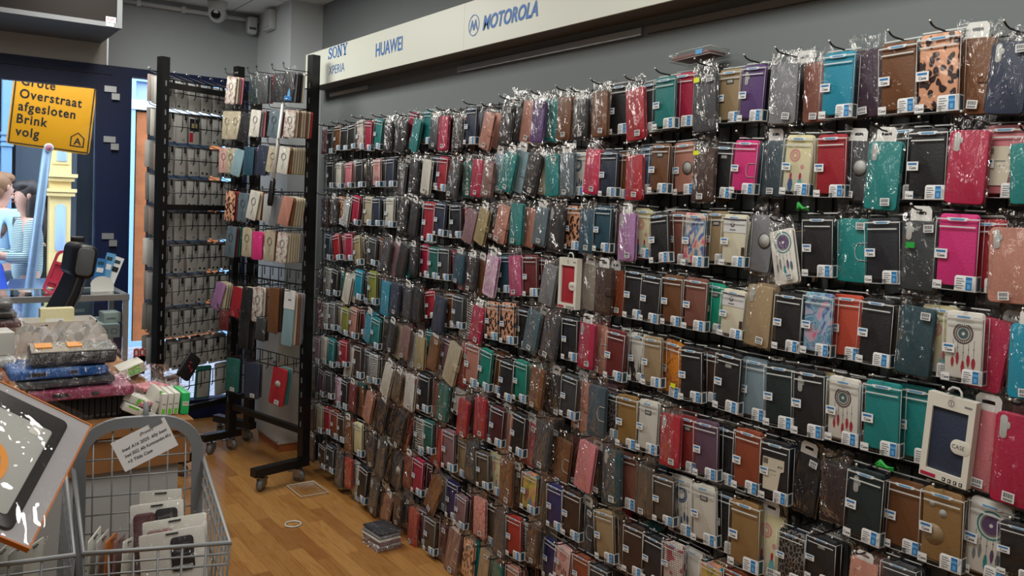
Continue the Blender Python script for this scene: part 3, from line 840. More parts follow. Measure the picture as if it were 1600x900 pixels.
def g_info(b):
    b.plate(.002, .047, -.1545, -.1225, -.0011, -.0004, .006, 'sticker_white', .0001, 3)
    b.box((.041, -.0011, -.1545), (.0474, -.0004, -.1225), 'sticker_white'); b.box((.002, -.0011, -.1545), (.012, -.0004, -.144), 'sticker_white')
    for k in range(5): b.box((.006, -.0016, -.130-k*.0048), (.006+(.014, .017, .012, .016, .013)[k], -.0012, -.1285-k*.0048), 'ink_grey')
    b.box((.0265, -.0016, -.152), (.040, -.0012, -.125), 'ink_blue'); b.box((.0265, -.0018, -.136), (.040, -.0016, -.131), 'ink_sky'); b.box((.030, -.0018, -.149), (.0365, -.0016, -.140), 'ink_sky')
    b.box((.0472, -.0004, -.1545), (.0477, BT, -.1225), 'sticker_white'); b.box((.0477, .004, -.152), (.0481, BT-.005, -.125), 'ink_teal')
def g_pill(b):   # camera window of a back cover, top corner
    b.plate(-.031, -.018, -.052, -.014, -.0012, -.0002, .006, 'cutout', .0003); b.plate(-.026, -.013, -.036, -.024, -.0011, -.0002, .004, 'cutout', .0003)
def g_sq(b):
    b.plate(-.014, .014, -.040, -.025, -.0012, -.0002, .003, 'cutout_dark', .0003); b.plate(-.0105, .0105, -.037, -.028, -.0016, -.0011, .002, 'cutout', .0002)
def g_clasp(m):
    def fn(b):
        b.plate(.012, .0415, -.097, -.072, -.0032, -.0002, .006, m, .001); b.box((.034, -.003, -.096), (.0425, .014, -.073), m)
        b.lathe([(.0038, 0), (.0038, .0008), (.002, .0012)], m, 10, Matrix.Translation((.020, -.0032, -.0845)) @ Matrix.Rotation(PI/2, 4, 'X'))
    return fn
def g_ring(b):
    pts = [(.041, -.0012, -.065)] + [(.020-.012*math.cos(a), -.0012, -.085+.020*math.sin(a)) for a in [math.radians(x) for x in range(80, -81, -16)]] + [(.041, -.0012, -.105)]
    b.tube(pts, .0011, 'cutout', 5)
def g_disc(b):
    b.lathe([(.021, 0), (.021, .0006), (.014, .0008)], 'cutout_dark', 24, Matrix.Translation((.014, -.0004, -.075)) @ Matrix.Rotation(PI/2, 4, 'X'))
    b.lathe([(.017, 0), (.017, .0004)], 'cutout', 24, Matrix.Translation((.014, -.0014, -.075)) @ Matrix.Rotation(PI/2, 4, 'X'))
def g_holes(b):
    for x, z, r in ((-.022, -.030, .006), (.002, -.044, .0085)): b.lathe([(r, 0), (r, .0005)], 'cutout', 20, Matrix.Translation((x, -.0004, z)) @ Matrix.Rotation(PI/2, 4, 'X'))
    b.lathe([(.022, 0), (.022, .0003)], M['case_tan'], 24, Matrix.Translation((-.016, -.0002, -.092)) @ Matrix.Rotation(PI/2, 4, 'X'))
def g_card(b):
    b.add([(-.038, -.0024, -.042), (.031, -.0024, -.042), (.031, -.0024, -.070), (.020, -.0024, -.075), (.012, -.0024, -.128), (-.036, -.0024, -.128), (-.036, -.0024, -.085), (-.040, -.0024, -.080)], [tuple(range(8))], 'cardboard_white')
    for k in range(7): b.box((-.036+k*.0022, -.0028, -.060), (-.0348+k*.0022, -.0025, -.046), 'ink_black')
    text(b, 'A14', 'ink_black', .009, (.010, -.0028, -.064), bold=.02)
    for x in (-.006, .003): b.lathe([(.0012, 0), (.0012, .0004)], 'ink_black', 8, Matrix.Translation((x, -.0024, -.085)) @ Matrix.Rotation(PI/2, 4, 'X'))
    b.box((-.018, -.0028, -.0755), (.006, -.0025, -.0735), 'ink_grey')
mat('cardboard_white', 'cfc7b4', .7)
def g_barcode(b):
    b.box((-.011, -.0008, -.008), (.011, 0, .008), 'sticker_white')
    x = -.0085
    for k in range(9): wd = (.0011, .002, .0009, .0016)[k % 4]; b.box((x, -.0012, -.001), (x+wd*.7, -.0008, .0062), 'ink_black'); x += wd+.0006
    b.box((-.0085, -.0012, -.0062), (.008, -.0008, -.0028), 'ink_grey')
def g_tab(b):   # white euro hanger
    b.add([(-.024, .004, -.016), (.024, .004, -.016), (.024, .004, .012), (.017, .004, .020), (-.017, .004, .020), (-.024, .004, .012), (-.012, .004, .002), (.012, .004, .002), (.012, .004, .008), (.003, .004, .009), (-.003, .004, .009), (-.012, .004, .008)],
          [(0, 1, 7, 6), (1, 2, 8, 7), (2, 3, 4, 5, 11, 10, 9, 8), (5, 0, 6, 11)], 'hang_white')
def g_bag(seed):
    film = 'crinkled_plastic' if seed < 2 else 'soft_plastic'; cz = 1.0 if seed < 2 else .45
    def fn(b):
        r = random.Random(seed); nx, nz = 7, 15; W, z0, z1 = .090, -.160, .022
        for side in (0, 1):
            vs = []
            for j in range(nz+1):
                v = j/nz; z = z0+(z1-z0)*v
                for i in range(nx+1):
                    u = i/nx; x = (u-.5)*W
                    puff = min(1, 4*u, 4*(1-u))**.6*min(1, 5*v, max(0, 3.2*(1-v)))**.7
                    y = (-.0022 if side == 0 else .0195)*puff + .008*(1-puff) if side == 0 else .008+(.012)*puff
                    head = max(0, (v-.82)/.18)
                    y += r.uniform(-1, 1)*(.0013*cz*min(1, puff*2)+.007*head)*(1 if side == 0 else .5)
                    vs.append((x+r.uniform(-.001, .001)*(0 < i < nx)+r.uniform(-.004, .004)*head, y if side or head > 0 else min(y, -.0006 if puff > .8 else y), z+r.uniform(-.002, .002)+r.uniform(-.008, .008)*(j == nz)))
            fs = [(j*(nx+1)+i, j*(nx+1)+i+1, (j+1)*(nx+1)+i+1, (j+1)*(nx+1)+i) for j in range(nz) for i in range(nx)]
            b.add(vs, fs, film, True)
    return fn
FE = {'drmT': ('1f7f82', '584268', '47606e'), 'drmR': ('5a4a4a', '4d666b', 'a02838'), 'drmB': ('3c5c7c', '3f5f84', '38506e'), 'drmP': ('b06a70', 'c08078', '7a4a52'), 'drmW': ('c99a8e', 'cf8f8f', '3a5580')}
def g_dream(kind):
    a, c, fcol = (mat('dream_'+h, h, .5) for h in FE[kind])
    red = mat('feather_red', 'a82a48', .5); aqua = mat('feather_aqua', '5fa6a8', .5); ink = M['ink_grey']
    def disc(b, x, z, r0, r1, m, y):
        n = 24; vs = [(x+r*math.cos(2*PI*k/n), y, z+r*math.sin(2*PI*k/n)) for r in (r0, r1) for k in range(n)]
        b.add(vs, [(k, (k+1) % n, n+(k+1) % n, n+k) for k in range(n)], m)
    def feather(b, x, z, l, wd, m, y=-.0006):
        n = 7; L = []; R = []
        for k in range(n+1):
            t = k/n; q = wd*math.sin(PI*min(1, .12+t*.9))**.8*(1 if k % 2 else .86)
            L.append((x-q, y, z-l*t)); R.append((x+q, y, z-l*t))
        b.add(L+R, [(k, k+1, n+2+k, n+1+k) for k in range(n)], m)
    def fn(b):
        y = -.0005
        if kind == 'drmW':
            for r0, r1, yy in ((.005, .010, y), (.012, .017, y)): disc(b, -.010, -.050, r0, r1, a if r1 < .011 else c, yy)
            disc(b, .016, -.080, .001, .006, c, y)
            for x in (-.018, .012): feather(b, x, -.096, .020, .0042, red); feather(b, x, -.110, .040, .0085, fcol if x < 0 else aqua, -.0004)
            return
        x, z, R = (-.002, -.045, .023)
        if kind == 'drmT': x = .004; disc(b, x, z, .0255, .029, a, y); disc(b, x, z, .004, .0185, c, y); disc(b, x, z, .0185, .022, M['ink_grey'], y)
        elif kind == 'drmR':
            disc(b, x, z, .0205, .0235, a, y); disc(b, x, z, .0145, .0165, a, y); disc(b, x, z, .004, .012, c, y)
            for k in range(26): t = 2*PI*k/26; b.quad([(x+.0165*math.cos(t), y, z+.0165*math.sin(t)), (x+.0165*math.cos(t+.1), y, z+.0165*math.sin(t+.1)), (x+.0205*math.cos(t+.1), y, z+.0205*math.sin(t+.1)), (x+.0205*math.cos(t), y, z+.0205*math.sin(t))], a)
        elif kind == 'drmB':
            disc(b, x, z, .0195, .0235, c, y); disc(b, x, z, .0135, .018, a, y)
            for k in range(10): t = 2*PI*k/10; disc(b, x+.0155*math.cos(t), z+.0155*math.sin(t), .0, .003, fcol, y-.0003)
            b.box((-.010, -.001, -.042), (.006, -.0005, -.031), 'case_blush' if False else 'cutout')
        else: disc(b, x, z, .016, .0195, a, y); disc(b, x, z, .004, .012, c, y)
        fx = (-.024, -.013, 0, .012, .024)
        for k, q in enumerate(fx):
            zt = z-math.sqrt(max(0, .0235**2-(q*.8)**2)); zl = -.088-(.012, 0, .018, .004, .010)[k]
            b.box((q-.0004, y-.0002, zl), (q+.0004, y, zt), ink); disc(b, q, (zt+zl)/2, 0, .0014, c, y-.0003)
            m = fcol if kind != 'drmT' else (ink, M['ink_grey'], a, c, fcol)[k]
            feather(b, q, zl, (.024, .030, .034, .028, .026)[k], (.0038, .004, .0042, .0042, .005)[k], m)
    return fn
def g_window_box(m):
    def fn(b):   # printed cardboard carton with a large window
        w, h, t = BW, BH, .022; z0 = -h; a, bq = .012, .016
        b.box((-w/2, 0, z0), (-w/2+a, t, 0), 'carton'); b.box((w/2-a, 0, z0), (w/2, t, 0), 'carton'); b.box((-w/2+a, 0, -.024), (w/2-a, t, 0), 'carton'); b.box((-w/2+a, 0, z0), (w/2-a, t, z0+bq), 'carton')
        b.box((-w/2+a, t-.002, z0+bq), (w/2-a, t, -.024), 'carton')
        b.plate(.008, w/2, -.098, -.072, -.0004, .0012, .0125, 'carton', .0003, 6)
    return fn
def g_carton_print(b):
    text(b, 'CASE', 'ink_black', .0105, (.0115, -.0010, -.0885), bold=-.008)
    b.box((-.044, -.001, -.1525), (-.014, 0, -.1465), 'case_crimson')
    for k in range(4): b.box((.000+k*.011, -.001, -.1525), (.006+k*.011, 0, -.1465), 'ink_black'); b.box((.0018+k*.011, -.0014, -.151), (.0042+k*.011, -.001, -.148), 'sticker_white')
    n = 16; b.add([(.006*math.cos(2*PI*k/n), -.0006, -.012+.006*math.sin(2*PI*k/n)) for k in range(n)]+[(.005*math.cos(2*PI*k/n), -.0006, -.012+.005*math.sin(2*PI*k/n)) for k in range(n)], [(k, (k+1) % n, n+(k+1) % n, n+k) for k in range(n)], 'ink_grey')
    b.box((-.0006, -.0006, -.0155), (.0006, 0, -.0085), 'ink_grey'); b.box((.026, -.0006, -.0135), (.040, 0, -.0105), 'ink_grey')
def g_carton_hook(b):
    b.tube([(-.014, .011, 0), (-.012, .011, .010), (-.006, .011, .015), (.006, .011, .015), (.012, .011, .010), (.014, .011, 0)], .0024, 'hang_white', 6)
mat('carton', 'd2cfc3', .55)
for k in ('brown',): pass

def cname(col): return PRINTN.get(col) or COL[col][1]
PN = {'x': 'clear-boxed', 'b': 'bagged', 'w': 'cartoned'}
DN = {'k': ' with clasp', 'c': ' with camera window', 'q': ' with square camera window', 'r': ' with ring outline', 'm': ' with round magnet', 'a': ' behind cut white card', 'h': ' with round holes', 's': ' with sticker', '-': ''}
ORD = ['', 'top', 'second', 'third', 'fourth', 'fifth', 'sixth', 'seventh', 'eighth', 'ninth', 'bottom']
items = []
for r in ROWS:
    items.append(dict(row=int(r[0]), Y=float(r[1]), Z=float(r[2]), h=float(r[3]), roll=float(r[4]), k=int(r[5]), pack=r[6], col=r[7], des=r[8]))
# what each one is called: by its look, then by its row, then by its neighbours
def short(i): return f"{cname(i['col'])} {PN[i['pack']]}"
rowsets = {}
for i in items: rowsets.setdefault(i['row'], []).append(i)
for v in rowsets.values(): v.sort(key=lambda i: -i['Y'])
def uniq(cands_of):
    from collections import Counter
    left = list(items); n = 0
    while left and n < len(cands_of):
        cnt = Counter(cands_of[n](i) for i in left); used = {i['label'] for i in items if 'label' in i}
        rest = []
        for i in left:
            s = cands_of[n](i)
            if cnt[s] == 1 and s not in used and len(s.replace('-', ' ').split()) <= 16: i['label'] = s
            else: rest.append(i)
        left = rest; n += 1
    return left
def nb(i, d):
    v = rowsets[i['row']]; j = v.index(i)+d
    return v[j] if 0 <= j < len(v) else None
def base(i): return f"{cname(i['col'])} {PN[i['pack']]} phone case{DN[i['des']]}"
def l1(i): return f"{base(i)}, {ORD[i['row']]} row"
def l2(i):
    a = nb(i, -1); return f"{base(i)}, {ORD[i['row']]} row, beside the {short(a)} one" if a else l1(i)+' at the rack end'
def l3(i):
    a = nb(i, 1); return f"{base(i)}, {ORD[i['row']]} row, next to the {short(a)} one" if a else l1(i)+' at the near end'
def l4(i):
    a, c = nb(i, -1), nb(i, 1)
    return f"{base(i)}, {ORD[i['row']]} row, between {cname(a['col'])} and {cname(c['col'])}" if a and c else l3(i)
NUM = ['first', 'second', 'third', 'fourth', 'fifth', 'sixth', 'seventh', 'eighth', 'ninth', 'tenth', 'eleventh', 'twelfth', 'thirteenth', 'fourteenth']
def l5(i):
    v = [q for q in rowsets[i['row']] if base(q) == base(i)]; return f"{base(i)}, {ORD[i['row']]} row, {NUM[v.index(i)]} such from the rack"
for i in items: pass
assert not uniq([lambda i: base(i)+' on the wall', l1, l4, l5])

BARC = cached('barcode_sticker', g_barcode)
def sub(name, key, fn, par, loc=None, rot=None): return obj(name, cached(key, fn), par, loc, rot)
def put(i):
    pk, col, des = i['pack'], i['col'], i['des']; m = cm(col); near = i['Y'] < 3.3
    nm = {'x': 'boxed_phone_case', 'b': 'bagged_phone_case', 'w': 'cartoned_phone_case'}[pk]
    X = 1.85+i['k']*.027
    t = thing(nm, i['label'], {'x': 'boxed phone case', 'b': 'bagged phone case', 'w': 'cartoned phone case'}[pk], (X, i['Y'], i['Z']), (math.radians(rnd.uniform(-1.5, 1.0)), math.radians(i['roll']), -PI/2+math.radians(rnd.uniform(-2.5, 2.5))),
              {'x': 'boxed phone cases on the product wall', 'b': 'bagged phone cases on the product wall', 'w': 'cartoned phone cases on the product wall'}[pk])
    sc = min(1.12, max(.9, i['h']/.165)); t.scale = (sc, 1, i['h']/BH)
    if pk == 'w':
        obj('carton', cached('carton', g_window_box(m)), t); c = sub('phone_case', ('cartoned', col), wallet(.074, .118, .012, -.021, m), t, (0, .006, 0))
        obj('carton_print', cached('carton_print', g_carton_print), t); obj('hanging_loop', cached('hanging_loop', g_carton_hook), t); return t
    if pk == 'x':
        w, h, z1, y = .083, .150, .004, .0045
        c = sub('phone_case', ('boxed', col), wallet(w, h, .0125, z1, m), t, (0, y, 0))
    else:
        w, h, z1, y = .079, .146, -.010, .0035
        c = sub('phone_case', ('bagged', col), wallet(w, h, .0145, z1, m), t, (0, y, 0))
    if des == 'c': sub('camera_cutout', 'camera_pill', g_pill, c)
    elif des == 'q': sub('camera_cutout', 'camera_square', g_sq, c)
    elif des == 'k': sub('clasp', ('clasp', col), g_clasp(m), c)
    elif des in 'rs': sub('magnet_ring', 'magnet_ring', g_ring, c)
    elif des == 'm': sub('magnet_disc', 'magnet_disc', g_disc, c)
    elif des == 'h': sub('camera_cutout', 'camera_holes', g_holes, c)
    elif des == 'a': sub('insert_card', 'insert_card', g_card, c)
    if col.startswith('drm'): sub('dreamcatcher_print', ('print', col), g_dream(col), c)
    if col == 'whb': sub('card_band', 'card_band', g_band, c)
    if pk == 'x':
        obj('clear_box', cached('clear_box', g_box), t)
        obj('info_label', cached('info_label', g_info), t)
        obj('closure_strip', cached('closure_strip', g_strip), t)
        if near or rnd.random() < .6: obj('price_sticker', cached('price_sticker', g_price), t)
        if near: obj('case_sticker', cached('case_sticker', g_foot), t)
    else:
        s = rnd.randrange(5); sub('plastic_bag', ('plastic_bag', s), g_bag(s), t)
        if rnd.random() < .30: obj('hang_tab', cached('hang_tab', g_tab), t)
        if near and rnd.random() < .7 or rnd.random() < .3:
            p = rnd.choice([(.016, -.0036, -.138), (.022, -.0036, -.026), (-.004, -.0036, -.142), (.010, -.0036, -.138)]); obj('barcode_sticker', BARC, t, p, (0, math.radians(rnd.uniform(-6, 6)), 0))
    return t
def g_band(b):
    b.box((-.042, -.0012, -.052), (.042, -.0004, -.010), 'sticker_white'); b.box((-.042, -.0016, -.014), (.042, -.0012, -.010), 'case_plum'); b.box((.030, -.0012, -.120), (.042, -.0006, -.095), 'case_dark_brown')
    n = 14; b.add([(-.008+.008*math.cos(2*PI*k/n), -.0016, -.028+.008*math.sin(2*PI*k/n)) for k in range(n)]+[(-.008+.005*math.cos(2*PI*k/n), -.0016, -.028+.004*math.sin(2*PI*k/n)) for k in range(n)], [(k, (k+1) % n, n+(k+1) % n, n+k) for k in range(n)], 'case_plum')
    b.box((-.018, -.0016, -.046), (.004, -.0012, -.042), 'ink_grey')
for i in items: i['o'] = put(i)
# a few loose tags seen on single cases
def find(row, Y): return min((i for i in items if i['row'] == row), key=lambda i: abs(i['Y']-Y))
def tagon(i, m, x, z):
    b = MB(); b.box((x-.010, -.0052, z-.006), (x+.010, -.0044, z+.006), m); obj('coloured_tag', b, i['o'])
for row, col, m, x, z in ((1, 'dg', 'yellow_tag', -.022, -.025), (2, 'dk', 'yellow_tag', -.024, -.022), (5, 'org', 'yellow_tag', .020, -.120), (3, 'dgg', 'green_tag', -.016, -.062)):
    c = [i for i in items if i['row'] == row and i['col'] == col and i['Y'] < 2.2]
    if c: tagon(min(c, key=lambda i: i['Y']), m, x, z)

# hooks: one for every case that hangs in front
hk = MB(); hk.tube([(.115, 0, .008), (.02, 0, .008), (-.012, 0, .009), (-.026, 0, .013), (-.036, 0, .020)], .0023, 'hook_metal', 6)
hk.lathe([(.0028, -.002), (.0032, .001), (.0022, .0035)], 'hook_tip', 8, Matrix.Translation((-.036, 0, .020))); hk.tube([(.112, -.02, .008), (.112, .02, .008)], .0024, 'hook_metal', 5)
HK = hk.mesh('display_hook')
ndone = []
for i in items:
    if i['k'] == 0 and not any(abs(i['Y']-y) < .05 and abs(i['Z']-z) < .05 for y, z in ndone) and len(ndone) < 260:
        ndone.append((i['Y'], i['Z']))
        lb = 'hook holding the '+i['label'].replace(' phone case', ' case')
        if len(lb.replace('-', ' ').split()) > 16: lb = lb.replace('hook holding the', 'hook of the').replace(', between', ' between')
        o = obj('display_hook', HK, loc=(1.85-.004, i['Y'], i['Z']+.004)); tag(o, ' '.join(lb.split()[:16]), 'display hook', 'hooks of the product wall')

# the cases hanging behind the front ones, row upon row
def rect(y, z, roll, w, h):
    r = math.radians(roll); u = Vector((math.cos(r), math.sin(r))); d = Vector((math.sin(r), -math.cos(r))); p = Vector((y, z))
    return [p-u*w/2, p+u*w/2, p+u*w/2+d*h, p-u*w/2+d*h]
def hit(A, B):
    for P in (A, B):
        for k in range(4):
            e = P[(k+1) % 4]-P[k]; n = Vector((-e.y, e.x)); a = [n.dot(q) for q in A]; b = [n.dot(q) for q in B]
            if max(a) <= min(b) or max(b) <= min(a): return False
    return True
taken = {}
for i in items: taken.setdefault(i['k'], []).append((i['Y'], rect(i['Y'], i['Z'], i['roll'], .088, i['h'])))
pool = ['bk']*9+['dg']*4+['dk']*4+['nv']*3+['br', 'br', 'rb', 'rg', 'rg', 'rbd', 'gr', 'wine', 'dr', 'rd', 'cr', 'gn', 'tl', 'pt', 'tpe', 'be', 'wh', 'mv', 'pk', 'tn', 'bg']
b = MB(); r2 = random.Random(11)
cr = MB()
for i in items:
    if i['k']: continue
    for k in range(1, 4):
        if r2.random() < .12: continue
        y, z, roll = i['Y']+r2.uniform(-.008, .006), i['Z']-.006+r2.uniform(-.006, .004), i['roll']*r2.uniform(.3, .8)+r2.uniform(-2, 2); h = min(.150, i['h']*.95)
        q = rect(y, z, roll, .080, h)
        if any(abs(y-yy) < .2 and hit(q, R) for yy, R in taken.get(k, [])): continue
        taken.setdefault(k, []).append((y, q))
        X = Matrix.Translation((1.85+k*.027, y, z)) @ Matrix.Rotation(-PI/2, 4, 'Z') @ Matrix.Rotation(math.radians(roll), 4, 'Y')
        m = cm(i['col']) if r2.random() < .22 else cm(r2.choice(pool)); w = .078
        b.plate(-w/2, w/2, -h, -.004, .002, .0075, .008, m, .0012, 2, X); b.plate(-w/2+.003, w/2-.002, -h+.003, -.007, .0075, .013, .006, 'cutout_dark', .0004, 1, X); b.plate(-w/2, w/2, -h, -.004, .013, .0185, .008, m, .0012, 2, X)
        n = 3; vs = []                                                     # crumpled top of its bag
        for jz in range(3):
            for jx in range(5): vs.append(((jx/4-.5)*w+r2.uniform(-.006, .006), .009+r2.uniform(-.009, .009)*(jz > 0), -.004+jz*.013+r2.uniform(-.004, .006)*(jz > 0)))
        b.add(vs, [(jz*5+jx, jz*5+jx+1, jz*5+jx+6, jz*5+jx+5) for jz in range(2) for jx in range(4)], 'crinkled_plastic', X=X)
st = obj('phone_cases_behind', b); st['kind'] = 'stuff'; st['label'] = 'phone cases hanging behind the front ones on the wall hooks'; st['category'] = 'phone cases'


# ------------------------------------------------------------------ storefront fittings
t = thing('air_curtain', 'large dark-fronted air curtain box in aluminium frame above the shop door', 'air curtain', (.3, 5.3, 2.48))
b = MB(); b.box((-.8, .012, .02), (.665, .63, .335), 'curtain_frame'); obj('housing', b, t)
b = MB(); b.box((-.8, -.002, .026), (.652, .012, .335), 'dark_panel'); obj('front_panel', b, t)
b = MB(); b.box((-.8, -.012, 0), (.68, .03, .026), 'curtain_frame'); b.box((.652, -.012, .026), (.68, .03, .335), 'curtain_frame'); b.box((-.8, .03, .004), (.68, .645, .019), 'curtain_frame'); obj('frame', b, t)
b = MB(); b.box((.596, -.006, .026), (.648, -.0025, .058), 'sticker_white'); text(b, 'KSA', M['case_red'], .020, (.602, -.0068, .038), width=.038, bold=.03); b.box((.603, -.0068, .030), (.641, -.0062, .034), 'ink_grey'); obj('maker_sticker', b, t)
b = MB(); b.box((.596, -.0150, .004), (.636, -.0125, .020), 'sticker_white'); b.box((.601, -.0155, .010), (.631, -.0151, .014), 'ink_grey'); obj('rating_sticker', b, t)
t = thing('security_camera', 'white dome security camera under the ceiling above the side window', 'camera', (1.64, 5.74, CEIL-.001), (0, PI, 0))
b = MB(); b.lathe([(.062, 0), (.064, .01), (.06, .03), (.055, .05)], 'white_plastic', 32); obj('mount', b, t)
b = MB(); b.lathe([(.055, .045), (.056, .07), (.052, .095), (.040, .118), (.02, .132), (.001, .136)], 'white_plastic', 32); h = obj('dome', b, t)
X = Matrix.Translation((.018, -.038, .092)) @ Matrix.Rotation(math.radians(100), 4, 'X') @ Matrix.Rotation(math.radians(22), 4, 'Y')
b = MB(); b.lathe([(.030, 0), (.030, .016), (.026, .018), (.020, .012), (.001, .014)], 'lens_black', 28, X); obj('lens', b, h)
t = thing('motion_sensor', 'small white rounded alarm sensor in the corner by the pillar', 'sensor', (1.92, 5.90, 2.67))
b = MB(); b.plate(-.034, .034, 0, .12, -.035, .03, .022, 'white_plastic', .012, 5); obj('housing', b, t)
b = MB(); b.plate(-.024, .024, .03, .045, -.040, -.034, .004, 'cutout_dark', .001); obj('sensor_slot', b, t)
t = thing('wall_speaker', 'plain white box mounted high on the pillar', 'alarm box', (1.984, 5.65, 2.67), (0, 0, -PI/2))
b = MB(); b.plate(-.07, .07, 0, .13, -.045, 0, .006, 'white_plastic', .005, 3); obj('housing', b, t)
b = MB(); b.box((-.06, -.047, .015), (.06, -.0455, .018), 'cutout'); obj('seam', b, t)

# ------------------------------------------------------------------ the street outside
mat('paving', '9298a6', .9); mat('cream_paint', 'e0c586', .7); mat('cream_plaque', '9fb6d4', .5); mat('blue_grey_paint', '6d93b8', .6); mat('pale_blue_paint', '9cc4e4', .5)
mat('dark_shop', '20262e', .2); mat('orange_wood', 'b3683a', .6, 0, .4, 0, 9, .25); mat('white_paint', 'cfd6dd', .6); mat('dark_brick', '4a4342', .85); mat('shop_grey', '47525f', .35)
def p_pave(nt, b, tc):
    v = nt.nodes.new('ShaderNodeMapping'); v.inputs['Rotation'].default_value = (0, 0, math.radians(38)); nt.links.new(tc.outputs['Object'], v.inputs[0])
    br = nt.nodes.new('ShaderNodeTexBrick'); nt.links.new(v.outputs[0], br.inputs['Vector']); br.inputs['Scale'].default_value = 1
    br.inputs['Brick Width'].default_value = .2; br.inputs['Row Height'].default_value = .09; br.inputs['Mortar Size'].default_value = .006
    br.inputs['Color1'].default_value = lin('a8a9b2'); br.inputs['Color2'].default_value = lin('9698a4'); br.inputs['Mortar'].default_value = lin('72747e'); nt.links.new(br.outputs[0], b.inputs['Base Color'])
pattern('street_bricks', p_pave, .9)
b = MB(); b.box((-8, FRONT+.14, -.3), (12, 9.9, -.1), 'street_bricks'); obj('floor_street', b, kind='structure')
b = MB(); b.box((-3.2, FRONT, -.3), (WALLX, FRONT+.14, 0), 'dark_brick'); b.box((-3.2, FRONT+.002, CEIL+.1), (12, FRONT+.3, 3.2), 'dark_brick'); b.box((1.985, FRONT+.002, -.1), (12, FRONT+.14, CEIL), 'dark_brick'); obj('wall_outside', b, kind='structure')  # upper wall kept lower than a real building, so more daylight reaches the street
FY = 9.6
t = thing('shop_facade', 'old shop front across the street with cream pilaster and dark windows', 'building', (0, FY, -.1))
b = MB(); b.box((-8, .25, 0), (12, .6, 5.5), 'dark_brick'); b.box((-8, .05, 3.0), (12, .25, 5.5), 'dark_brick'); obj('wall', b, t)
b = MB()
for x0, x1 in ((.86, 1.13), (1.33, 1.80)): b.box((x0, .16, .45), (x1, .18, 3.0), 'dark_shop')
b.box((-6, .16, .45), (.70, .18, 3.0), 'dark_shop'); obj('shop_window', b, t)
b = MB(); b.box((-6, .10, 0), (1.80, .20, .45), 'white_paint'); b.box((-6, .05, 0), (1.8, .12, .16), 'shop_grey'); obj('plinth', b, t)
b = MB(); b.box((1.35, .14, .5), (1.40, .2, 3), 'shop_grey'); b.box((1.55, .10, .5), (1.58, .16, 3), 'shop_grey')
for z in (.9, 1.25, 1.6): b.box((1.60, .12, z), (1.74, .15, z+.22), 'shop_grey')
b.box((.85, .13, .5), (.885, .19, 3), 'shop_grey'); b.box((.885, .145, .5), (1.08, .155, 2.9), 'shop_grey'); obj('window_frame', b, t)
p = MB(); p.box((1.14, 0, .35), (1.33, .2, 3.1), 'cream_paint'); p.box((1.12, -.03, 0), (1.35, .2, .62), 'cream_paint')
for z, e in ((.62, .035), (.70, .02), (1.58, .03), (1.62, .045), (1.73, .025), (1.77, .05)): p.box((1.14-e, -e-.02, z), (1.33+e, .2, z+.035), 'cream_paint')
p.box((1.16, -.012, 1.9), (1.31, 0, 2.9), 'cream_paint'); pl = obj('pilaster', p, t)
p = MB(); p.plate(1.19, 1.285, 1.02, 1.50, -.012, .004, .045, 'cream_plaque', .003, 6); p.plate(1.195, 1.285, 1.93, 2.30, -.024, -.010, .008, 'cream_plaque', .003); obj('plaque', p, pl)
p = MB(); p.box((.725, .02, 0), (.81, .2, 3.1), 'blue_grey_paint')
for z in (2.05, 2.10, 2.16): p.box((.715, 0, z), (.82, .2, z+.03), 'blue_grey_paint')
obj('drainpipe_column', p, t)
d = MB(); frame(d, 1.80, 2.98, 0, 2.95, .13, .02, .2, 'pale_blue_paint', .05); d.box((1.80, 0, 2.52), (2.98, .1, 2.62), 'white_paint'); dd = obj('door_frame', d, t)
d = MB(); d.box((1.93, .08, 2.62), (2.85, .10, 2.82), 'cream_plaque'); obj('transom_window', d, dd)
d = MB(); frame(d, 1.95, 2.83, .05, 2.5, .11, .06, .14, 'orange_wood', .32); d.box((2.06, .06, .92), (2.72, .14, 1.06), 'orange_wood'); d.box((2.06, .10, .37), (2.72, .12, .92), 'dark_shop'); d.box((2.06, .10, 1.06), (2.72, .12, 2.39), 'dark_shop'); obj('shop_door', d, t)
# diversion sign on its pole
mat('sign_yellow', 'f5a303', .45); mat('pole_grey', '8fa6bd', .4, .3)
t = thing('road_sign', 'yellow diversion sign with black lettering on a grey pole in the street', 'road sign', (.69, 7.42, -.1), (0, math.radians(5.2), 0))
b = MB(); b.tube([(-.02, .04, 0), (0, .04, 2.62)], .033, 'pole_grey', 14); obj('pole', b, t)
SP = Matrix.Translation((.0, 0, 2.26))
b = MB(); b.plate(-.285, .285, -.30, .34, 0, .006, .03, 'sign_yellow', .002, 5, SP); sp = obj('sign_plate', b, t)
b = MB(); n = .009
for a in (((-.275, -.29), (.275, -.281)), ((-.275, .321), (.275, .33)), ((-.275, -.281), (-.266, .321)), ((.266, -.281), (.275, .321))): b.box((a[0][0], -.0012, a[0][1]), (a[1][0], -.0004, a[1][1]), 'ink_black', SP)
for s, z in (('Grote', .160), ('Overstraat', .062), ('afgesloten', -.034), ('Brink', -.130), ('volg', -.226)): text(b, s, 'ink_black', .098, (-.235, -.001, z), sx=.86, X=SP, bold=.022, spacing=1.14)
X = SP @ Matrix.Translation((.19, -.001, -.25))
pt = [(-.05, 0), (.05, 0), (.05, .075), (0, .115), (-.05, .075)]; inn = [(x*.82, .009+z*.84) for x, z in pt]
b.add([(x, 0, z) for x, z in pt+inn], [(k, (k+1) % 5, 5+(k+1) % 5, 5+k) for k in range(5)], 'ink_black', X=X); text(b, 'A', 'ink_black', .075, (-.026, 0, .018), X=X, bold=.02)
obj('sign_lettering', b, sp)
